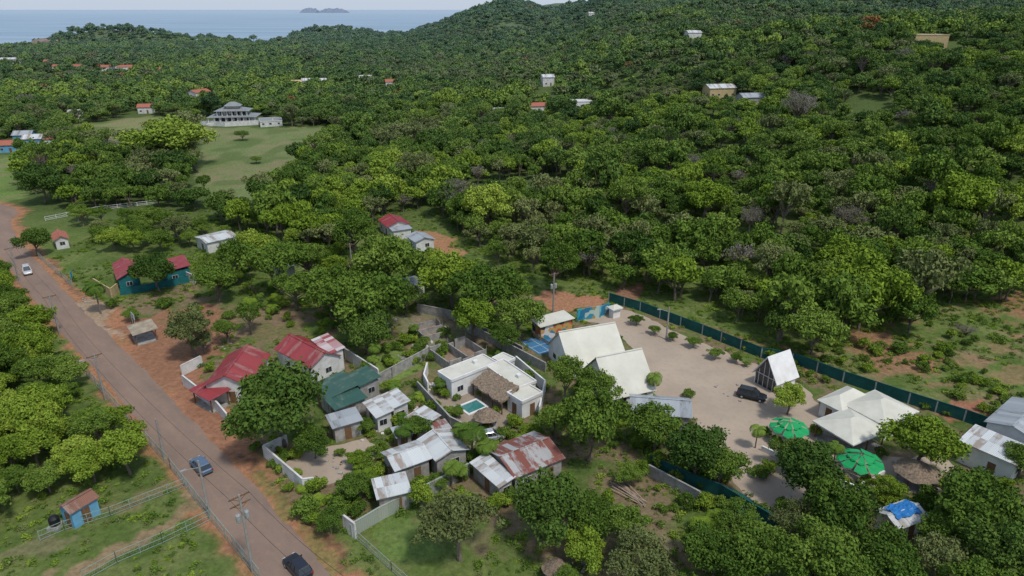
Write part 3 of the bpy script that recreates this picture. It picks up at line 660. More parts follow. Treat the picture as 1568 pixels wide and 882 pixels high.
def mural(name,cols,scale):
    m,t,N,L,P=nt(name); tc=N.new('ShaderNodeTexCoord'); v=N.new('ShaderNodeTexVoronoi'); v.inputs['Scale'].default_value=scale; L.new(tc.outputs['Object'],v.inputs['Vector'])
    r=N.new('ShaderNodeValToRGB'); r.color_ramp.interpolation='CONSTANT'; e=r.color_ramp.elements; e[0].color=C(cols[0]); e[1].color=C(cols[-1]); e[1].position=.85
    for i,c_ in enumerate(cols[1:-1]): x_=e.new(.2+.6*i/max(1,len(cols)-2)); x_.color=C(c_)
    s=N.new('ShaderNodeSeparateColor'); L.new(v.outputs['Color'],s.inputs[0]); L.new(s.outputs[0],r.inputs['Fac']); L.new(r.outputs['Color'],P.inputs['Base Color']); return m
mur=mural('painted_mural',[(.5,.3,.1),(.04,.04,.05),(.6,.55,.5),(.5,.12,.05),(.05,.2,.3)],1.1)
mur2=mural('blue_mural',[(.02,.25,.35),(.03,.33,.42),(.4,.5,.45),(.02,.17,.3),(.3,.25,.1)],.8)
house('mural_bar_building',[(812,490),(866,477),(878,488),(826,503)],3.2,3.5,cream,mur,'shed',win=False)
wall('mural_wall',[(884,492),(918,486)],2.6,mur2,post=8); wall('mural_wall',[(918,486),(932,480)],2.4,mur2,post=8)
house('guard_hut',[(930,468),(945,464),(954,470),(938,474)],2.4,2.8,cream,stucco,'hip',win=False)
cc_,ca_,cw,cl=rect([(800,522),(846,508),(868,530),(822,546)],0); FOOT.append((cc_.x,cc_.y,4))
e=empty('sports_court',(cc_.x,cc_.y,0),ca_); B().box((0,0,.03),(cw,cl,.05)).obj('surface',M('court_blue',(.06,.2,.36),(.05,.16,.3),.5,.7),e)
b=B()
for y_ in(-cl*.4,cl*.4,0): b.box((0,y_,.06),(cw*.9,.08,.012))
for x_ in(-cw*.45,-cw*.15,cw*.15,cw*.45): b.box((x_,0,.064),(.08,cl*.8,.012))
b.obj('line_markings',white,e); b=B(); b.box((0,0,.6),(.04,cl*.8,.8)); b.tube([(0,-cl*.42,0),(0,-cl*.42,1.1)],[.04,.04]); b.tube([(0,cl*.42,0),(0,cl*.42,1.1)],[.04,.04]); b.obj('net',steel,e)
wall('teal_screen_fence',[(932,462),(980,476),(1075,512),(1165,548),(1212,556),(1290,585),(1390,618),(1475,645),(1600,690)],2.1,teal,.1,postmat=steel,post=5)
wall('concrete_wall',[(992,728),(1070,770)],1.8,concrete)
wall('teal_screen_fence',[(995,716),(1060,745),(1100,760),(1190,815)],2.0,teal,.1,post=5)
sheet('teal_tarpaulin',[(1095,745),(1125,752),(1200,800),(1190,812),(1130,790)],.35,teal)
shade=M('green_shade_cloth',(.015,.36,.11),(.01,.27,.08),1.2,.6)
def canopy(u,v,r):
    p=G(u,v,2.9); e=empty('green_shade_canopy',(p.x,p.y,0),random.random()); b=B(); n=9
    for i in range(n):
        a0=2*math.pi*i/n; a1=a0+2*math.pi/n*.86; am=(a0+a1)/2
        for (ra,rb,za,zb) in((.12,.6,3.6,3.15),(.52,1.0,2.98,2.5)):
            dz=.12*(i%2)
            b.add([(r*ra*math.cos(a0),r*ra*math.sin(a0),za-dz),(r*rb*math.cos(a0),r*rb*math.sin(a0),zb-dz),(r*rb*1.06*math.cos(am),r*rb*1.06*math.sin(am),zb-.2-dz),(r*rb*math.cos(a1),r*rb*math.sin(a1),zb+.12-dz),(r*ra*math.cos(a1),r*ra*math.sin(a1),za+.05-dz)],[(0,1,2,3,4)])
    b.obj('cloth_segments',shade,e); q=B(); q.tube([(0,0,0),(0,0,3.5)],[.08,.06])
    for i in range(n): a0=2*math.pi*i/n; q.beam((0,0,3.3),(r*math.cos(a0),r*math.sin(a0),2.35),.04)
    q.obj('frame',steel,e)
    t=B(); t.tube([(.9,.4,.72),(.9,.4,.77)],[.5,.5],12); t.tube([(.9,.4,0),(.9,.4,.72)],[.05,.05]); t.obj('table',wood,e)
canopy(1209,650,2.7); canopy(1318,701,2.9)
wall('patio_wall',[(1166,690),(1200,706),(1238,690)],.8,stucco,post=6); wall('patio_wall',[(1275,738),(1310,752),(1352,728)],.8,stucco,post=6)
house('tarp_covered_shed',[(1338,780),(1385,764),(1425,792),(1375,812)],2.4,3.0,white_roof,white)
c0,a0,w0,l0=rect([(1352,776),(1388,766),(1412,784),(1375,796)],2.9); b=B(); n=10; vs=[]
for j in range(n+1):
    for i in range(n+1):
        x_=-w0/2+w0*i/n; y_=-l0/2+l0*j/n; vs.append((x_+random.uniform(-.15,.15),y_+random.uniform(-.15,.15),3.25-abs(y_)*.28+random.uniform(-.1,.1)))
b.add(vs,[(j*(n+1)+i,j*(n+1)+i+1,(j+1)*(n+1)+i+1,(j+1)*(n+1)+i) for j in range(n) for i in range(n)]); b.obj('blue_tarpaulin',M('blue_tarp',(.03,.2,.5),(.02,.14,.4),2,.45),None,(c0.x,c0.y,0),a0)
house('blue_shack',[(93,772),(138,746),(146,764),(100,792)],2.6,3.2,brown_roof,blue_wall,'gable',ov=.25)
p=G(84,800,.8); e=empty('water_tank',(p.x,p.y,0)); b=B(); b.tube([(0,0,.5),(0,0,.6),(0,0,1.5),(0,0,1.75),(0,0,1.85)],[.55,.62,.62,.4,.2],14); b.obj('tank',M('black_plastic',(.02,.02,.025),None,1,.4),e); b=B(); b.box((0,0,.25),(1.4,1.4,.5)); b.obj('plinth',concrete,e)
house('red_roof_teal_house',[(172,404),(206,397),(216,420),(178,430)],3.2,4.2,red_roof,teal_wall)
house('red_roof_teal_house',[(236,402),(284,394),(292,412),(246,418)],3.2,3.9,red_roof,teal_wall,'shed')
wall('roadside_wall',[(146,440),(172,456),(182,448)],2.2,yellow_wall)
wall('teal_board_fence',[(186,452),(215,448),(258,440),(300,430)],1.7,teal_wall,.1)
wall('white_wall',[(286,430),(300,436)],2.4,white)
house('beige_roadside_stall',[(194,500),(232,490),(242,504),(204,516)],2.4,2.7,M('stall_roof',(.4,.34,.24),(.25,.2,.15),1,.8),yellow_wall,'shed',open_=True)
house('small_red_roof_house',[(77,358),(101,354),(106,364),(82,369)],2.8,3.6,tile_roof,white)
house('white_roof_house',[(300,362),(348,352),(362,362),(312,374)],3,3.5,white_roof,white)
house('white_roof_house',[(412,402),(444,397),(454,408),(420,416)],3,3.4,grey_roof,white,'shed')
house('white_roof_house',[(604,432),(640,424),(650,434),(616,444)],2.8,3.2,grey_roof,white,'shed')
house('red_roof_bungalow',[(580,336),(612,331),(630,342),(592,349)],3.2,4.4,red_roof,white)
house('grey_roof_annex',[(592,346),(622,342),(631,350),(600,355)],2.8,3.1,grey_roof,white,'shed',win=False)
house('grey_roof_bungalow',[(620,361),(652,356),(667,366),(636,371)],3,3.8,grey_roof,white)
rail_fence('white_post_fence',[(70,338),(150,322),(240,312)],1.2,white,3,.09)
p=G(207,500); e=empty('roadside_sign',p,2.3); B().box((0,0,2.4),(2.2,.1,1.1)).obj('board',M('sign_blue',(.03,.15,.4),(.5,.5,.5),2,.5,contrast=(.5,.6)),e); b=B(); b.box((-.9,.1,1.2),(.1,.1,2.6)); b.box((.9,.1,1.2),(.1,.1,2.6)); b.obj('posts',steel,e)
p=G(112,432); e=empty('roadside_sign',p,2.0); B().box((0,0,1.9),(1.6,.1,1.6)).obj('board',M('sign_teal',(.03,.3,.45),None,2,.5),e); b=B(); b.box((-.6,.1,.8),(.1,.1,1.7)); b.box((.6,.1,.8),(.1,.1,1.7)); b.obj('posts',steel,e)
def mansion():
    p=G(361,189); e=empty('colonnaded_mansion',p,math.radians(8)); FOOT.append((p.x,p.y,20)); wl=B(); cl_=B(); rf=B(); gl=B()
    def hip(w,l,z0,z1,k):
        W,L_=w/2,l/2; rf.add([(-W,-L_,z0),(W,-L_,z0),(W,L_,z0),(-W,L_,z0),(-k,0,z1),(k,0,z1)],[(0,1,5,4),(1,2,5),(2,3,4,5),(3,0,4),(0,3,2,1)])
    wl.box((0,0,.5),(28,16,1)); wl.box((0,1,2.7),(21,11,3.4)); wl.box((0,1,6.0),(15,8,3)); wl.box((0,1,9),(7,5,1.8))
    hip(27,16,4.4,6.0,8); hip(19,12,7.5,9.2,5); hip(9,7,9.9,12,1.5)
    for i in range(9): cl_.box((-12.5+i*25/8,-7,2.7),(.5,.5,3.4))
    for i in range(7): cl_.box((-8+i*16/6,-4.9,6.2),(.4,.4,2.6))
    for i in range(6): gl.box((-8.5+i*17/5,-4.55,2.6),(1.8,.1,2.3))
    for i in range(5): gl.box((-6+i*3,-3.05,6.0),(1.5,.1,1.8))
    cl_.box((0,-7.9,1.2),(27,.1,.8)); wl.obj('walls',white,e); cl_.obj('columns',stucco,e); rf.obj('roof',mans_roof,e); gl.obj('windows',glass,e)
mansion()
wall('white_boundary_wall',[(300,191),(345,194),(400,191),(432,188)],2.6,white,post=6)
house('white_wing',[(396,181),(430,180),(432,185),(398,186)],3,3.3,mans_roof,white,'flat')
def farhouse(u,v,w,l,h,rm,wm,kind='gable',name='hillside_house',rz=.2,cover=.45):
    p=G(u,v); e=house(name,None,h,h+(1.6 if kind!='flat' else 0),rm,wm,kind,dims=(p,rz,w,l)); FOOT[-1]=(p.x,p.y,(w+l)/4,cover); return e
farhouse(22,97,26,10,5,white_roof,white,name='distant_house',cover=.8)
for u,v in [(92,107),(124,107),(166,108),(180,105),(195,108),(210,111),(140,100),(78,99),(232,104),(255,112)]: farhouse(u,v,random.uniform(11,18),9,4,tile_roof,white,name='distant_tile_roof_house',cover=.75,rz=random.uniform(-.4,.5))
farhouse(306,150,14,10,4.5,tile_roof,white,name='distant_tile_roof_house',rz=1.1,cover=.7)
farhouse(210,140,9,8,4,tile_roof,white,name='distant_tile_roof_house',cover=.6)
farhouse(602,131,13,8,3.5,tile_roof,white,name='distant_tile_roof_house',cover=.5); farhouse(562,123,14,8,3,white_roof,white,name='distant_house',cover=.45); farhouse(475,128,14,8,3,white_roof,white,name='distant_house',cover=.45); farhouse(500,128,12,7,3,white_roof,white,name='distant_house',cover=.45); farhouse(455,131,9,7,3,yellow_wall,white,name='distant_house',cover=.4)
farhouse(826,170,16,9,3.5,tile_roof,white,cover=.4); farhouse(838,131,9,8,6,white_roof,white,cover=.5); farhouse(765,177,9,7,3,white_roof,white,cover=.4); farhouse(1060,62,12,9,6,white_roof,white,cover=.4)
farhouse(888,171,13,10,6.5,white,stucco,'flat',cover=.55); farhouse(935,176,11,9,8.5,cream,stucco,'flat',rz=-.3,cover=.55); farhouse(1100,148,16,10,5,white_roof,yellow_wall,cover=.5); farhouse(1148,160,13,9,4,grey_roof,concrete,cover=.45)
farhouse(1418,73,18,10,7,cream,yellow_wall,'flat',rz=-.1,cover=.6); farhouse(905,24,10,6,4,white_roof,white,cover=.3); farhouse(680,78,9,7,3,white_roof,white,cover=.35)
for u,v in [(15,232),(78,236),(55,222),(88,222),(40,216)]: farhouse(u,v,9,7,3.5,random.choice([white_roof,grey_roof,tile_roof]),random.choice([white,blue_wall]),name='village_house')
farhouse(225,173,9,7,4,tile_roof,white,name='village_house'); farhouse(120,183,9,7,4,white_roof,white,name='village_house')

# ------------------------------------------------------------ vehicles
def car(name,u,v,rz,paint,L_=4.5,W_=1.85,Hc=1.65):
    p=G(u,v,.6); e=empty(name,(p.x,p.y,.06 if p.y<300 else p.z),rz); h=L_/2
    st=[(-h,.80,.45,.85),(-h+.12,.92,.32,.98),(-h*.62,.93,.28,1.0),(0,.95,.28,1.0),(h*.42,.94,.28,1.0),(h*.8,.92,.3,.9),(h-.1,.86,.34,.78),(h,.72,.45,.68)]
    b=B(); vs=[]; fs=[]; k=W_/1.9
    for x_,w_,z0,z1 in st:
        w_*=k
        vs+=[(x_,-w_*.86,z0),(x_,-w_,z0+.18),(x_,-w_,z1-.18),(x_,-w_*.88,z1),(x_,w_*.88,z1),(x_,w_,z1-.18),(x_,w_,z0+.18),(x_,w_*.86,z0)]
    for i in range(len(st)-1):
        for j in range(8): fs.append((i*8+j,(i+1)*8+j,(i+1)*8+(j+1)%8,i*8+(j+1)%8))
    fs+=[tuple(range(8)),tuple(range(len(st)*8-8,len(st)*8))[::-1]]; b.add(vs,fs); b.obj('body',paint,e)
    def fr(xa,xb,wa,xc,xd,wb,z0,z1): return [(xa,-wa,z0),(xb,-wa,z0),(xb,wa,z0),(xa,wa,z0),(xc,-wb,z1),(xd,-wb,z1),(xd,wb,z1),(xc,wb,z1)]
    FB=[(0,1,5,4),(1,2,6,5),(2,3,7,6),(3,0,4,7),(4,5,6,7)]
    w1=.82*k; w2=.66*k
    g=B(); g.add(fr(-h+.2,h*.48,w1,-h+.5,h*.14,w2,.98,Hc-.06),FB); g.obj('windows',glass,e)
    r=B(); r.add(fr(-h+.46,h*.16,w2+.02,-h+.56,h*.08,w2-.06,Hc-.07,Hc),FB)
    for s in(-1,1):
        for (xa,xb) in((-h+.2,-h+.5),(h*.48,h*.14),(-h*.35,-h*.33),(.1,.08)): r.beam((xa,s*(w1+.01),.98),(xb,s*(w2+.01),Hc-.05),.07)
        r.box((h*.4,s*(W_/2+.07),1.02),(.14,.16,.12))
    r.obj('roof_and_pillars',paint,e)
    wb=B(); hb=B()
    for sx in(-h*.6,h*.62):
        for s in(-1,1): wb.tube([(sx,s*(W_/2-.22),.34),(sx,s*(W_/2+.01),.34)],[.34,.34],14); hb.tube([(sx,s*(W_/2),.34),(sx,s*(W_/2+.03),.34)],[.2,.2],10)
    wb.obj('wheels',rub,e); hb.obj('hubs',steel,e)
    lb=B(); [lb.box((h-.06,s*.6*k,.68),(.14,.34,.13)) for s in(-1,1)]; lb.obj('headlights',white,e)
    lb=B(); [lb.box((-h+.02,s*.72*k,.82),(.08,.2,.26)) for s in(-1,1)]; lb.obj('tail_lights',M('lamp_red',(.4,.02,.02),None,1,.3),e)
cp=lambda n,c_:M(n,c_,tuple(x_*.92 for x_ in c_),1,.25,spec=.6,metal=.3)
car('blue_suv',308,713,RA,cp('paint_blue_grey',(.12,.19,.28)),4.5)
car('dark_car',456,868,RA,cp('paint_dark',(.03,.035,.05)),4.4)
car('white_van',42,415,RA+math.pi-.1,cp('paint_white',(.7,.7,.7)),4.8,1.9,1.9)
car('black_suv',1151,605,math.radians(-28),cp('paint_black',(.025,.03,.035)),4.8,1.95,1.8)
car('silver_car',752,668,math.radians(15),cp('paint_silver',(.45,.47,.48)),4.2)

# ------------------------------------------------------------ poles + lines
polem=M('pole_concrete',(.34,.32,.29),(.24,.22,.2),2,.9)
def pole(u,v,h,rz,arms=2,tr=False,lamp=False):
    p=G(u,v); e=empty('utility_pole',p,rz); b=B(); b.tube([(0,0,-.2),(0,0,h*.5),(0,0,h)],[.2,.165,.12],8); b.obj('pole',polem,e)
    a=B(); ins=B()
    for k in range(arms):
        z_=h-.35-k*1.0; a.box((0,.15,z_),(2.3,.12,.14))
        for x_ in(-1.05,-.45,.45,1.05): ins.tube([(x_,.15,z_+.07),(x_,.15,z_+.28)],[.05,.035],6)
        a.beam((-.8,.12,z_),(0,.12,z_-.6),.05); a.beam((.8,.12,z_),(0,.12,z_-.6),.05)
    if arms: a.obj('crossarms',wood,e); ins.obj('insulators',M('ceramic',(.35,.3,.28),None,1,.3),e)
    if tr:
        t_=B()
        for s in(-1,1): t_.tube([(s*.5,.1,h-3.6),(s*.5,.1,h-3.5),(s*.5,.1,h-2.6),(s*.5,.1,h-2.5)],[.2,.27,.27,.2],12); t_.tube([(s*.5,.1,h-2.5),(s*.5,.1,h-2.25)],[.05,.04],6)
        t_.box((0,.1,h-3.1),(1.2,.1,.15)); t_.obj('transformers',steel,e)
    if lamp:
        l_=B(); l_.beam((0,0,h-1),(-1.6,0,h-.5),.07); l_.box((-1.9,0,h-.5),(.7,.25,.14)); l_.obj('lamp_arm',steel,e)
    return p,h
rp=RA-math.pi/2
P0=[pole(560,1040,10.5,rp),pole(388,876,11,rp,2,True),pole(321,790,8.5,rp,0,False,True),pole(162,612,8.5,rp,1,False,True),pole(92,512,8.5,rp,1),pole(30,430,8.5,rp,1)]
pole(847,478,9,.5,1,True); pole(252,700,6.5,rp,0); pole(540,420,8,0,1); pole(1020,520,7,0,0,False,True)
wm_=M('cable',(.03,.03,.03),None,1,.6)
def wire(a,b_,sag=1.0,r=.018):
    c_=bpy.data.curves.new('power_line','CURVE'); c_.dimensions='3D'; c_.bevel_depth=r; s=c_.splines.new('POLY'); s.points.add(14)
    for i in range(15):
        t_=i/14; q_=a.lerp(b_,t_); s.points[i].co=(q_.x,q_.y,q_.z-sag*4*t_*(1-t_),1)
    c_.materials.append(wm_); return link(bpy.data.objects.new('power_line',c_))
seq=[P0[0],P0[1],P0[3],P0[4],P0[5]]
dr=Vector((math.cos(rp),math.sin(rp),0))
for i in range(len(seq)-1):
    for x_ in(-1.05,1.05): wire(seq[i][0]+dr*x_+Vector((0,0,seq[i][1]-.1)),seq[i+1][0]+dr*x_+Vector((0,0,seq[i+1][1]-.1)),.9)
rail_fence('chain_link_fence',[(120,560),(205,655),(262,718),(322,795),(400,892)],2.0,fence_green)
rail_fence('chain_link_fence',[(62,828),(100,812),(170,790),(285,745)],1.4,fence_green)
rail_fence('chain_link_fence',[(130,890),(180,862),(250,832),(322,797)],1.6,fence_green)
rail_fence('wire_fence',[(545,825),(600,875),(640,910)],1.4,steel,2.2)
rail_fence('wire_fence',[(60,395),(95,425),(112,440)],1.5,fence_green)
b=B()
for i in range(16): a=random.uniform(-.25,.25)+2.2; c_=Vector((random.uniform(-1.2,1.2),random.uniform(-.8,.8),.1+.08*i/3)); d=Vector((math.cos(a),math.sin(a),0))*2.2; b.beam(c_-d,c_+d,.14,.06)
b.obj('lumber_pile',M('sawn_timber',(.4,.3,.22),(.25,.2,.15),2,.8),None,G(962,757))
def rubble(u,v,n,r,mat,name='rubble_pile'):
    b=B()
    for i in range(n):
        q_=Vector((random.gauss(0,r),random.gauss(0,r),.1)); s=random.uniform(.12,.45); b.box(q_,(s,s*random.uniform(.4,1.3),s*.6),random.random()*3)
    b.obj(name,mat,None,G(u,v))
for u,v,n,r in[(620,548,30,1.0),(650,530,25,1),(1060,835,20,1.4),(700,700,30,1.5),(330,530,20,1.6),(880,870,20,1.2),(590,500,20,1.2),(130,462,18,1.5),(440,410,20,2),(1290,715,20,1.5),(800,760,16,1),(660,590,14,.8),(520,710,14,1.2),(1380,730,18,1.6),(1450,750,18,1.6),(565,660,16,1.2),(640,625,14,1),(1100,600,8,2.5),(560,700,16,1.4)]: rubble(u,v,n,r,random.choice([concrete,wood,white]))
palapa('thatched_shelter',853,865,1.6,2.8)
# ------------------------------------------------------------ individual trees
TL=[('mango',425,610,158,1.0),('olive',702,800,135,1),('mango',835,770,140,1),('broad',905,790,95,1),('broad',905,640,125,1.15),('airy',868,575,80,1.2),('airy',915,600,90,1.1),('broad',850,640,70,1),('broad',1005,650,90,1),('mango',1070,690,110,1),('broad',1105,712,85,1),('broad',965,725,50,.8),
('olive',985,860,130,.9),('broad',1095,845,110,.9),('broad',1180,850,120,1),('airy',1130,800,90,.8),('mango',1245,720,120,1),('mango',1215,690,70,.9),('broad',1290,780,130,1),('broad',1270,850,140,1),('olive',1225,800,90,.9),('broad',1360,850,120,.9),('olive',1435,850,110,.9),('broad',1500,770,140,1),('mango',1545,830,130,1),('broad',1450,810,90,.9),('broad',1568,700,70,1),('bright',1415,670,112,.95),('bright',1210,606,68,.9),('broad',1560,660,40,1),
('broad',540,742,62,.9),('broad',505,797,52,.9),('shrubd',468,772,46,1),('broad',636,652,60,.8),('conifer',645,750,36,1),('broad',480,675,66,.9),('bright',548,702,48,.7),('bright',560,745,30,.8),('shrubd',520,765,40,1),('broad',700,628,26,.9),('palm',722,670,60,1),('palm',742,690,46,1),('palm',690,720,44,.9),('palm',620,665,40,.9),('palm',1160,662,34,1.1),('palm',1280,690,36,1),('palm',1545,790,50,1),('palm',147,450,44,1),('palm',1000,585,34,1.2),('palm',955,790,56,.8),('palm',705,665,50,.9),('palm',675,590,30,.8),
('olive',290,500,95,1),('airy',380,482,60,1),('broad',425,400,100,1),('airy',470,395,80,1),('broad',500,440,105,1),('broad',560,455,130,1),('mango',560,500,90,1),('broad',595,395,120,1),('airy',540,355,90,1),('bright',690,420,105,1),('broad',740,440,120,1),('broad',795,480,80,1.1),('bright',725,480,90,1),('airy',770,515,60,1),('bright',670,405,70,1),('mango',237,410,76,1),('broad',330,425,75,1),('broad',360,392,80,1),('bright',385,375,70,1),('olive',270,345,60,.9),('mango',50,365,58,.9),('mango',60,272,74,1),
('bright',264,208,126,.68),('broad',392,243,20,.7),('broad',370,205,24,.8),('airy',452,440,70,1),('airy',620,455,60,1),('broad',200,480,30,.8),('olive',310,520,50,.9),('broad',530,600,30,.8),('bright',600,590,34,.8),('broad',560,650,34,.8),('broad',612,712,36,.8),('broad',672,735,36,.8),('bright',705,560,20,.8),('airy',345,505,50,.9),
('banana',1075,800,60,1),('banana',960,790,50,1),('banana',1090,815,50,1),('banana',1100,790,50,1),('banana',700,655,34,1),('banana',1262,612,20,1),('banana',680,705,34,1),('banana',630,690,30,1),('banana',560,725,30,1),
('dry',1225,160,74,1),('dry',905,385,70,1.1),('dry',1300,330,60,1),('dry',1480,505,40,.8),('dry',700,290,60,1.1),('dry',1150,330,50,1.1),('dry',1060,250,50,1.1),('bright',1330,430,130,1),('bright',1290,390,90,1),('broad',1250,500,100,1),('broad',1400,470,90,1),('bright',750,310,90,1),('bright',1080,300,80,1),('airy',850,400,80,1.2),('airy',960,300,80,1.2),('olive',640,250,70,1),('olive',1180,400,90,1.1),('bright',1470,300,110,1)]
for u,v,w in [(975,488,24),(1003,504,22),(1030,514,20),(1062,522,26),(1096,540,26),(1128,547,22),(1143,556,14)]: TL.append(('broad',u,v,w,.8))
for u,v,w in [(680,600,22),(670,596,18),(700,606,14),(735,600,14),(760,626,18),(770,660,24),(660,640,30),(610,640,30),(575,690,30),(600,710,24),(640,735,26),(660,620,22),(690,690,26),(720,650,22),(745,648,16),(820,662,24),(1055,600,20),(1172,658,22),(1190,672,22),(1180,712,26),(1225,675,20),(1250,655,22),(1330,735,24),(1360,760,30),(1290,730,20),(1260,690,22),(1440,735,24),(1380,745,22),(1540,735,26),(990,610,24),(1240,570,16),(1265,578,16),(1430,720,20),(1350,690,20),(450,690,26),(430,715,20),(455,720,16),(520,690,18),(545,775,30),(560,792,24),(480,790,30),(250,460,24),(170,462,20),(320,560,20),(300,475,24),(860,755,30),(930,760,30),(1010,700,34),(985,715,30),(1040,720,30),(560,560,14),(640,585,18),(870,730,28),(700,760,30),(1200,770,30),(1165,720,28),(1330,560,20),(1450,530,26),(1530,520,24),(1290,550,18),(1380,530,26),(1500,580,20)]:
    TL.append((random.choice(['shrub','shrubd']),u,v,w,1))
for k in TL: tree(*k)

# ------------------------------------------------------------ forest
def blocked(px,py,near=False):
    bl=np.zeros(len(px),bool)
    for ft in FOOT:
        cx,cy,r=ft[:3]; cv=ft[3] if len(ft)>3 else .55
        Lf=r+ (9*cy/60*(cv if not near else .35))
        bl|=(np.abs(px-cx)<r+2.5)&(py-cy<r+2)&(py-cy>-Lf)
    for f_ in FLD: 
        bl|=inpoly(px,py,f_)|inpoly(px,py+9,f_)&(vnoise(px,py,17,8)>.35)
    return bl
town_clear=GP([(-600,430),(-400,318),(-30,300),(60,300),(118,322),(245,318),(300,340),(420,372),(520,400),(572,372),(572,338),(640,325),(700,350),(726,398),(830,428),(940,444),(1090,492),(1180,528),(1240,535),(1330,508),(1420,492),(1568,478),(2100,450),(2400,1500),(-1500,1500)])
mid_pro=proto_coll('forest_tree',[tree_mesh('mf0',100,9,5,40,3400,.37,FF['mid'],.66,lobe=(.15,.32)),tree_mesh('mf1',101,9,5,48,3400,.36,FF['mid'],.6,lobe=(.12,.28)),tree_mesh('mf2',102,9,4.4,36,3200,.37,FF['dark'],.8,lobe=(.16,.34)),tree_mesh('mf3',103,9,5,46,3400,.36,FF['bright'],.62,lobe=(.12,.28)),tree_mesh('mf4',104,9,5,50,2300,.31,FF['olive'],.58,lobe=(.1,.24),limbs=22),tree_mesh('mf5',105,10,4.2,42,3200,.35,FF['mid'],.9,lobe=(.14,.3)),tree_mesh('mf6',106,9.5,5,50,900,.2,FF['dry'],.6,lobe=(.1,.18),limbs=44),tree_mesh('mf7',107,9,5,40,3400,.37,FF['dark'],.6,lobe=(.15,.32)),tree_mesh('mf8',108,10,5,55,1800,.27,FF['mid'],.6,lobe=(.08,.2),limbs=30)])
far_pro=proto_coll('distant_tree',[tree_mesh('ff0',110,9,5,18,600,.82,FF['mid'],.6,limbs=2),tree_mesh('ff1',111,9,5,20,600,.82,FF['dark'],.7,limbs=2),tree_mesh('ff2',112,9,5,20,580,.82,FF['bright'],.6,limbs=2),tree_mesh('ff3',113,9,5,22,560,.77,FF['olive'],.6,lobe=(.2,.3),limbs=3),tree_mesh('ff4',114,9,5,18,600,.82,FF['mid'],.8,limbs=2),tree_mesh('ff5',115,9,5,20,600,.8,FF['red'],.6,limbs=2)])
def band(y0,y1,sp,kx=.92,pad=60):
    gx=np.arange(-kx*y1-pad,kx*y1+pad,sp); gy=np.arange(y0,y1,sp); a,b_=np.meshgrid(gx,gy); a=a.ravel()+RNG.uniform(-.6,.6,a.size)*sp; b_=b_.ravel()+RNG.uniform(-.6,.6,b_.size)*sp
    k=np.abs(a)<kx*b_+pad; return a[k],b_[k]
px,py=band(95,430,5.3,.86,40); k=~inpoly(px,py,town_clear)&~blocked(px,py); px,py=px[k],py[k]
k=~((vnoise(px,py,30,40)+.25*vnoise(px,py,11,42)>.98)); px,py=px[k],py[k]
n_=len(px); big=vnoise(px,py,28,41); sc=(.42+.55*RNG.random(n_)**1.6+.25*big)
sc=np.where(RNG.random(n_)<.06,sc*1.45,sc)
pz=np.array([.22,.2,.12,.08,.10,.11,.02,.09,.07]); idx=RNG.choice(9,n_,p=pz/pz.sum())
sp_=vnoise(px,py,45,60); idx=np.where((sp_>.7)&(RNG.random(n_)<.5),3,idx); idx=np.where((sp_<.28)&(RNG.random(n_)<.4),4,idx)
scatter('forest',mid_pro,np.stack([px,py,H(px,py)-.2],1),idx,np.stack([sc*RNG.uniform(.85,1.15,n_),sc*RNG.uniform(.85,1.15,n_),sc*RNG.uniform(.8,1.35,n_)],1))
lw=GP([(-450,440),(-10,425),(38,470),(88,555),(150,640),(200,700),(205,725),(150,748),(88,742),(40,800),(-60,835),(-400,860)])
gx,gy=np.meshgrid(np.arange(-190,-40,4.6),np.arange(60,170,4.6)); gx=gx.ravel()+RNG.uniform(-2,2,gx.size); gy=gy.ravel()+RNG.uniform(-2,2,gy.size); k=inpoly(gx,gy,lw); gx,gy=gx[k],gy[k]; n_=len(gx)
nearp=proto_coll('woodland_tree',NEAR['broad']+NEAR['bright']+NEAR['airy'])
sc=RNG.uniform(.42,.85,n_); scatter('roadside_woodland',nearp,np.stack([gx,gy,gx*0-.1],1),RNG.choice(7,n_,p=[.16,.16,.16,.2,.18,.07,.07]),np.stack([sc,sc,sc*RNG.uniform(.8,1.15,n_)],1))
gl_=[]
for poly,sp in [([(100,330),(300,348),(420,378),(560,400),(640,400),(820,445),(800,475),(700,470),(560,480),(460,470),(420,440),(330,440),(300,395),(150,385),(110,365)],6.4),([(1200,800),(1320,745),(1440,770),(1700,760),(1700,1000),(1200,1000)],6.0),([(900,830),(1180,815),(1200,1000),(820,1000),(840,880)],6.0),([(1480,760),(1720,700),(1720,800),(1500,800)],7)]:
    P_=GP(poly); xs=[q_[0] for q_ in P_]; ys=[q_[1] for q_ in P_]
    gx,gy=np.meshgrid(np.arange(min(xs),max(xs),sp),np.arange(min(ys),max(ys),sp)); gx=gx.ravel()+RNG.uniform(-.45,.45,gx.size)*sp; gy=gy.ravel()+RNG.uniform(-.45,.45,gy.size)*sp
    k=inpoly(gx,gy,P_)&~blocked(gx,gy,True); gl_.append(np.stack([gx[k],gy[k]],1))
gp=np.concatenate(gl_); n_=len(gp); sc=RNG.uniform(.38,.72,n_); near_all=proto_coll('garden_tree',NEAR['broad']+NEAR['bright']+NEAR['airy']+NEAR['olive'])
scatter('neighbourhood_trees',near_all,np.stack([gp[:,0],gp[:,1],gp[:,0]*0-.1],1),RNG.choice(9,n_,p=[.14,.14,.12,.11,.09,.12,.12,.08,.08]),np.stack([sc,sc,sc],1))
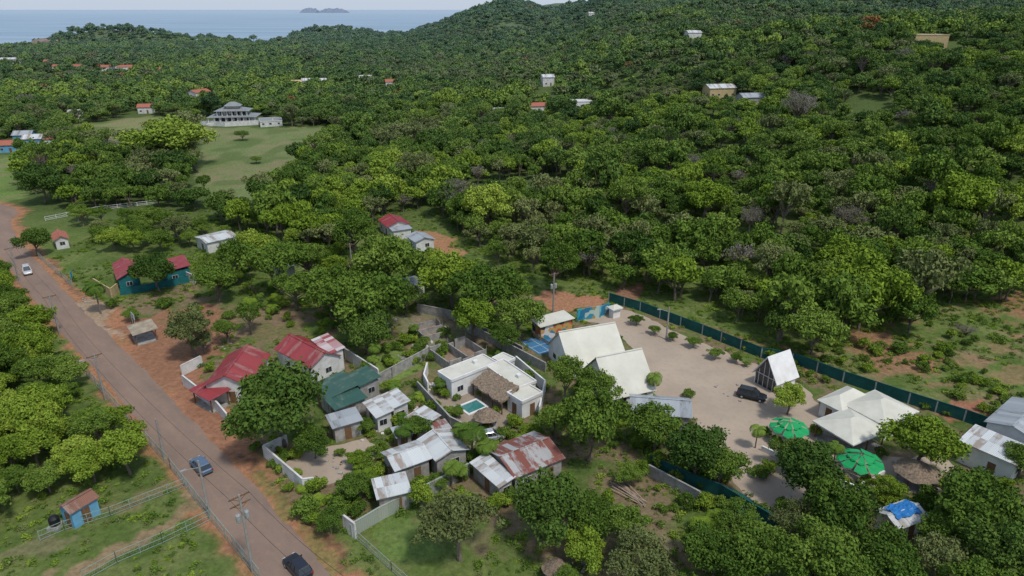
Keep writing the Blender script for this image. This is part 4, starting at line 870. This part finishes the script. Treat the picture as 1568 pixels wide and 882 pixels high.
# garden planting between the houses
yards=[GP(pg) for pg in (plaza,[(432,712),(470,688),(560,672),(585,690),(560,722),(490,748)],[(795,515),(846,500),(870,530),(822,550)],[(655,600),(705,577),(800,640),(760,668),(700,650)])]
def openland(px,py,fr=.8):
    ix=np.clip(np.searchsorted(ax_,px),0,nx-1); iy=np.clip(np.searchsorted(ay_,py),0,ny-1); rdd=rd.reshape(ny,nx)[iy,ix]; k=(rdd>5)
    for yp in yards: k&=~inpoly(px,py,yp)
    for ft in FOOT: k&=np.hypot(px-ft[0],py-ft[1])>ft[2]*fr
    return k
gpn=proto_coll('garden_plant',NEAR['shrub']+NEAR['shrubd']+NEAR['banana']+NEAR['palm'])
px=RNG.uniform(-60,90,2600); py=RNG.uniform(70,175,2600)
k=inpoly(px,py,GP([(385,690),(480,640),(560,560),(640,500),(760,500),(860,600),(1000,600),(1090,700),(1200,820),(1500,730),(1568,800),(1300,882),(900,882),(560,830),(420,740)]))|(inpoly(px,py,GP([(150,470),(330,400),(560,400),(650,480),(540,520),(420,500),(300,480)]))&(RNG.random(2600)<.5))|(inpoly(px,py,slope)&(RNG.random(2600)<.35))
k&=openland(px,py,.9)&(vnoise(px,py,8,81)>.38); px,py=px[k],py[k]; n_=len(px); sc=RNG.uniform(.4,1.15,n_)
idx=RNG.choice(8,n_,p=[.17,.17,.25,.25,.06,.06,.02,.02]); sc=np.where(idx>5,sc*.7,sc)
idx=np.where(inpoly(px,py,slope)&(idx>3),2,idx)
scatter('garden_planting',gpn,np.stack([px,py,H(px,py)-.05],1),idx,np.stack([sc,sc,sc*RNG.uniform(.7,1.2,n_)],1))
P_=[]
for y0,y1,sp,s0 in((430,820,7.8,.88),(820,1300,10,1.05),(1300,2000,13,1.3)):
    a,b_=band(y0,y1,sp,.8,30); P_.append(np.stack([a,b_,np.full(len(a),s0)],1))
P_=np.concatenate(P_); px,py,s0=P_.T; hz=H(px,py); k=(hz>-1)&~blocked(px,py)&~(vnoise(px,py,60,44)+.2*vnoise(px,py,20,45)>.98)
px,py,s0,hz=px[k],py[k],s0[k],hz[k]; n_=len(px); sc=s0*RNG.uniform(.6,1.25,n_)
idx=RNG.choice(6,n_,p=[.3,.2,.11,.15,.235,.005]); sp_=vnoise(px,py,90,61); idx=np.where((sp_>.68)&(RNG.random(n_)<.45),2,idx); idx=np.where((sp_<.3)&(RNG.random(n_)<.4),3,idx)
idx=np.where((py<900)&(px<-250)&(RNG.random(n_)<.03),5,idx)
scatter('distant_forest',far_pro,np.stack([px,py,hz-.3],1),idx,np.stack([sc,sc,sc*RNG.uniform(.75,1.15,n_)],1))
weeds=proto_coll('weed_clump',[tree_mesh('w0',120,.7,.6,7,80,.13,FF['mid'],.6,trunk=False,zc=.25,lobe=(.3,.5)),tree_mesh('w1',121,.7,.7,7,80,.14,FF['bright'],.5,trunk=False,zc=.2,lobe=(.3,.5)),tree_mesh('w2',122,1.2,.9,9,150,.15,FF['mid'],.7,trunk=False,zc=.5,lobe=(.3,.5)),tree_mesh('w3',123,.5,.5,6,60,.1,FF['olive'],.5,trunk=False,zc=.15,lobe=(.3,.5))])
n0=32000; px=RNG.uniform(-120,125,n0); py=RNG.uniform(45,215,n0)
ix=np.clip(np.searchsorted(ax_,px),0,nx-1); iy=np.clip(np.searchsorted(ay_,py),0,ny-1); dm=dirtmask.reshape(ny,nx)[iy,ix]
k=(dm<.35)&(vnoise(px,py,6,50)+.35*vnoise(px,py,2,51)>.55)&openland(px,py)
px,py=px[k],py[k]; n_=len(px); sc=RNG.uniform(.3,1.2,n_)
scatter('weeds_and_grass',weeds,np.stack([px,py,H(px,py)],1),RNG.choice(4,n_,p=[.35,.25,.1,.3]),np.stack([sc,sc,sc*.7],1))

# ------------------------------------------------------------ light, sky, camera
w=bpy.data.worlds.new('World'); S.world=w; w.use_nodes=True; N=w.node_tree.nodes; L=w.node_tree.links
sk=N.new('ShaderNodeTexSky'); sk.sky_type='NISHITA'; sk.sun_disc=False; EL,AZ=math.radians(60),math.radians(140)
sk.sun_elevation=EL; sk.sun_rotation=AZ; sk.dust_density=1.0; sk.air_density=1.0
tc=N.new('ShaderNodeTexCoord'); sp=N.new('ShaderNodeSeparateXYZ'); L.new(tc.outputs['Generated'],sp.inputs[0])
mr=N.new('ShaderNodeMapRange'); mr.inputs['From Min'].default_value=0; mr.inputs['From Max'].default_value=.3; mr.inputs['To Min'].default_value=.9; mr.inputs['To Max'].default_value=.35; L.new(sp.outputs['Z'],mr.inputs['Value'])
mx=N.new('ShaderNodeMix'); mx.data_type='RGBA'; L.new(mr.outputs[0],mx.inputs[0]); L.new(sk.outputs[0],mx.inputs[6]); mx.inputs[7].default_value=(3.7,4.3,5.2,1)
L.new(mx.outputs[2],N['Background'].inputs[0]); N['Background'].inputs[1].default_value=.145
sd=Vector((math.cos(EL)*math.sin(AZ),math.cos(EL)*math.cos(AZ),math.sin(EL)))
sl=bpy.data.lights.new('sun','SUN'); sl.energy=2.5; sl.angle=math.radians(7); sl.color=(1,.96,.89); so=link(bpy.data.objects.new('sun',sl)); so.rotation_euler=sd.to_track_quat('Z','Y').to_euler()
cm=bpy.data.cameras.new('camera'); cm.lens=24; cm.sensor_width=36; cm.clip_end=250000; cm.clip_start=1; co=link(bpy.data.objects.new('camera',cm)); co.location=(0,0,CH); co.rotation_euler=(math.pi/2-T,0,0); S.camera=co
print('feet',len(FOOT))
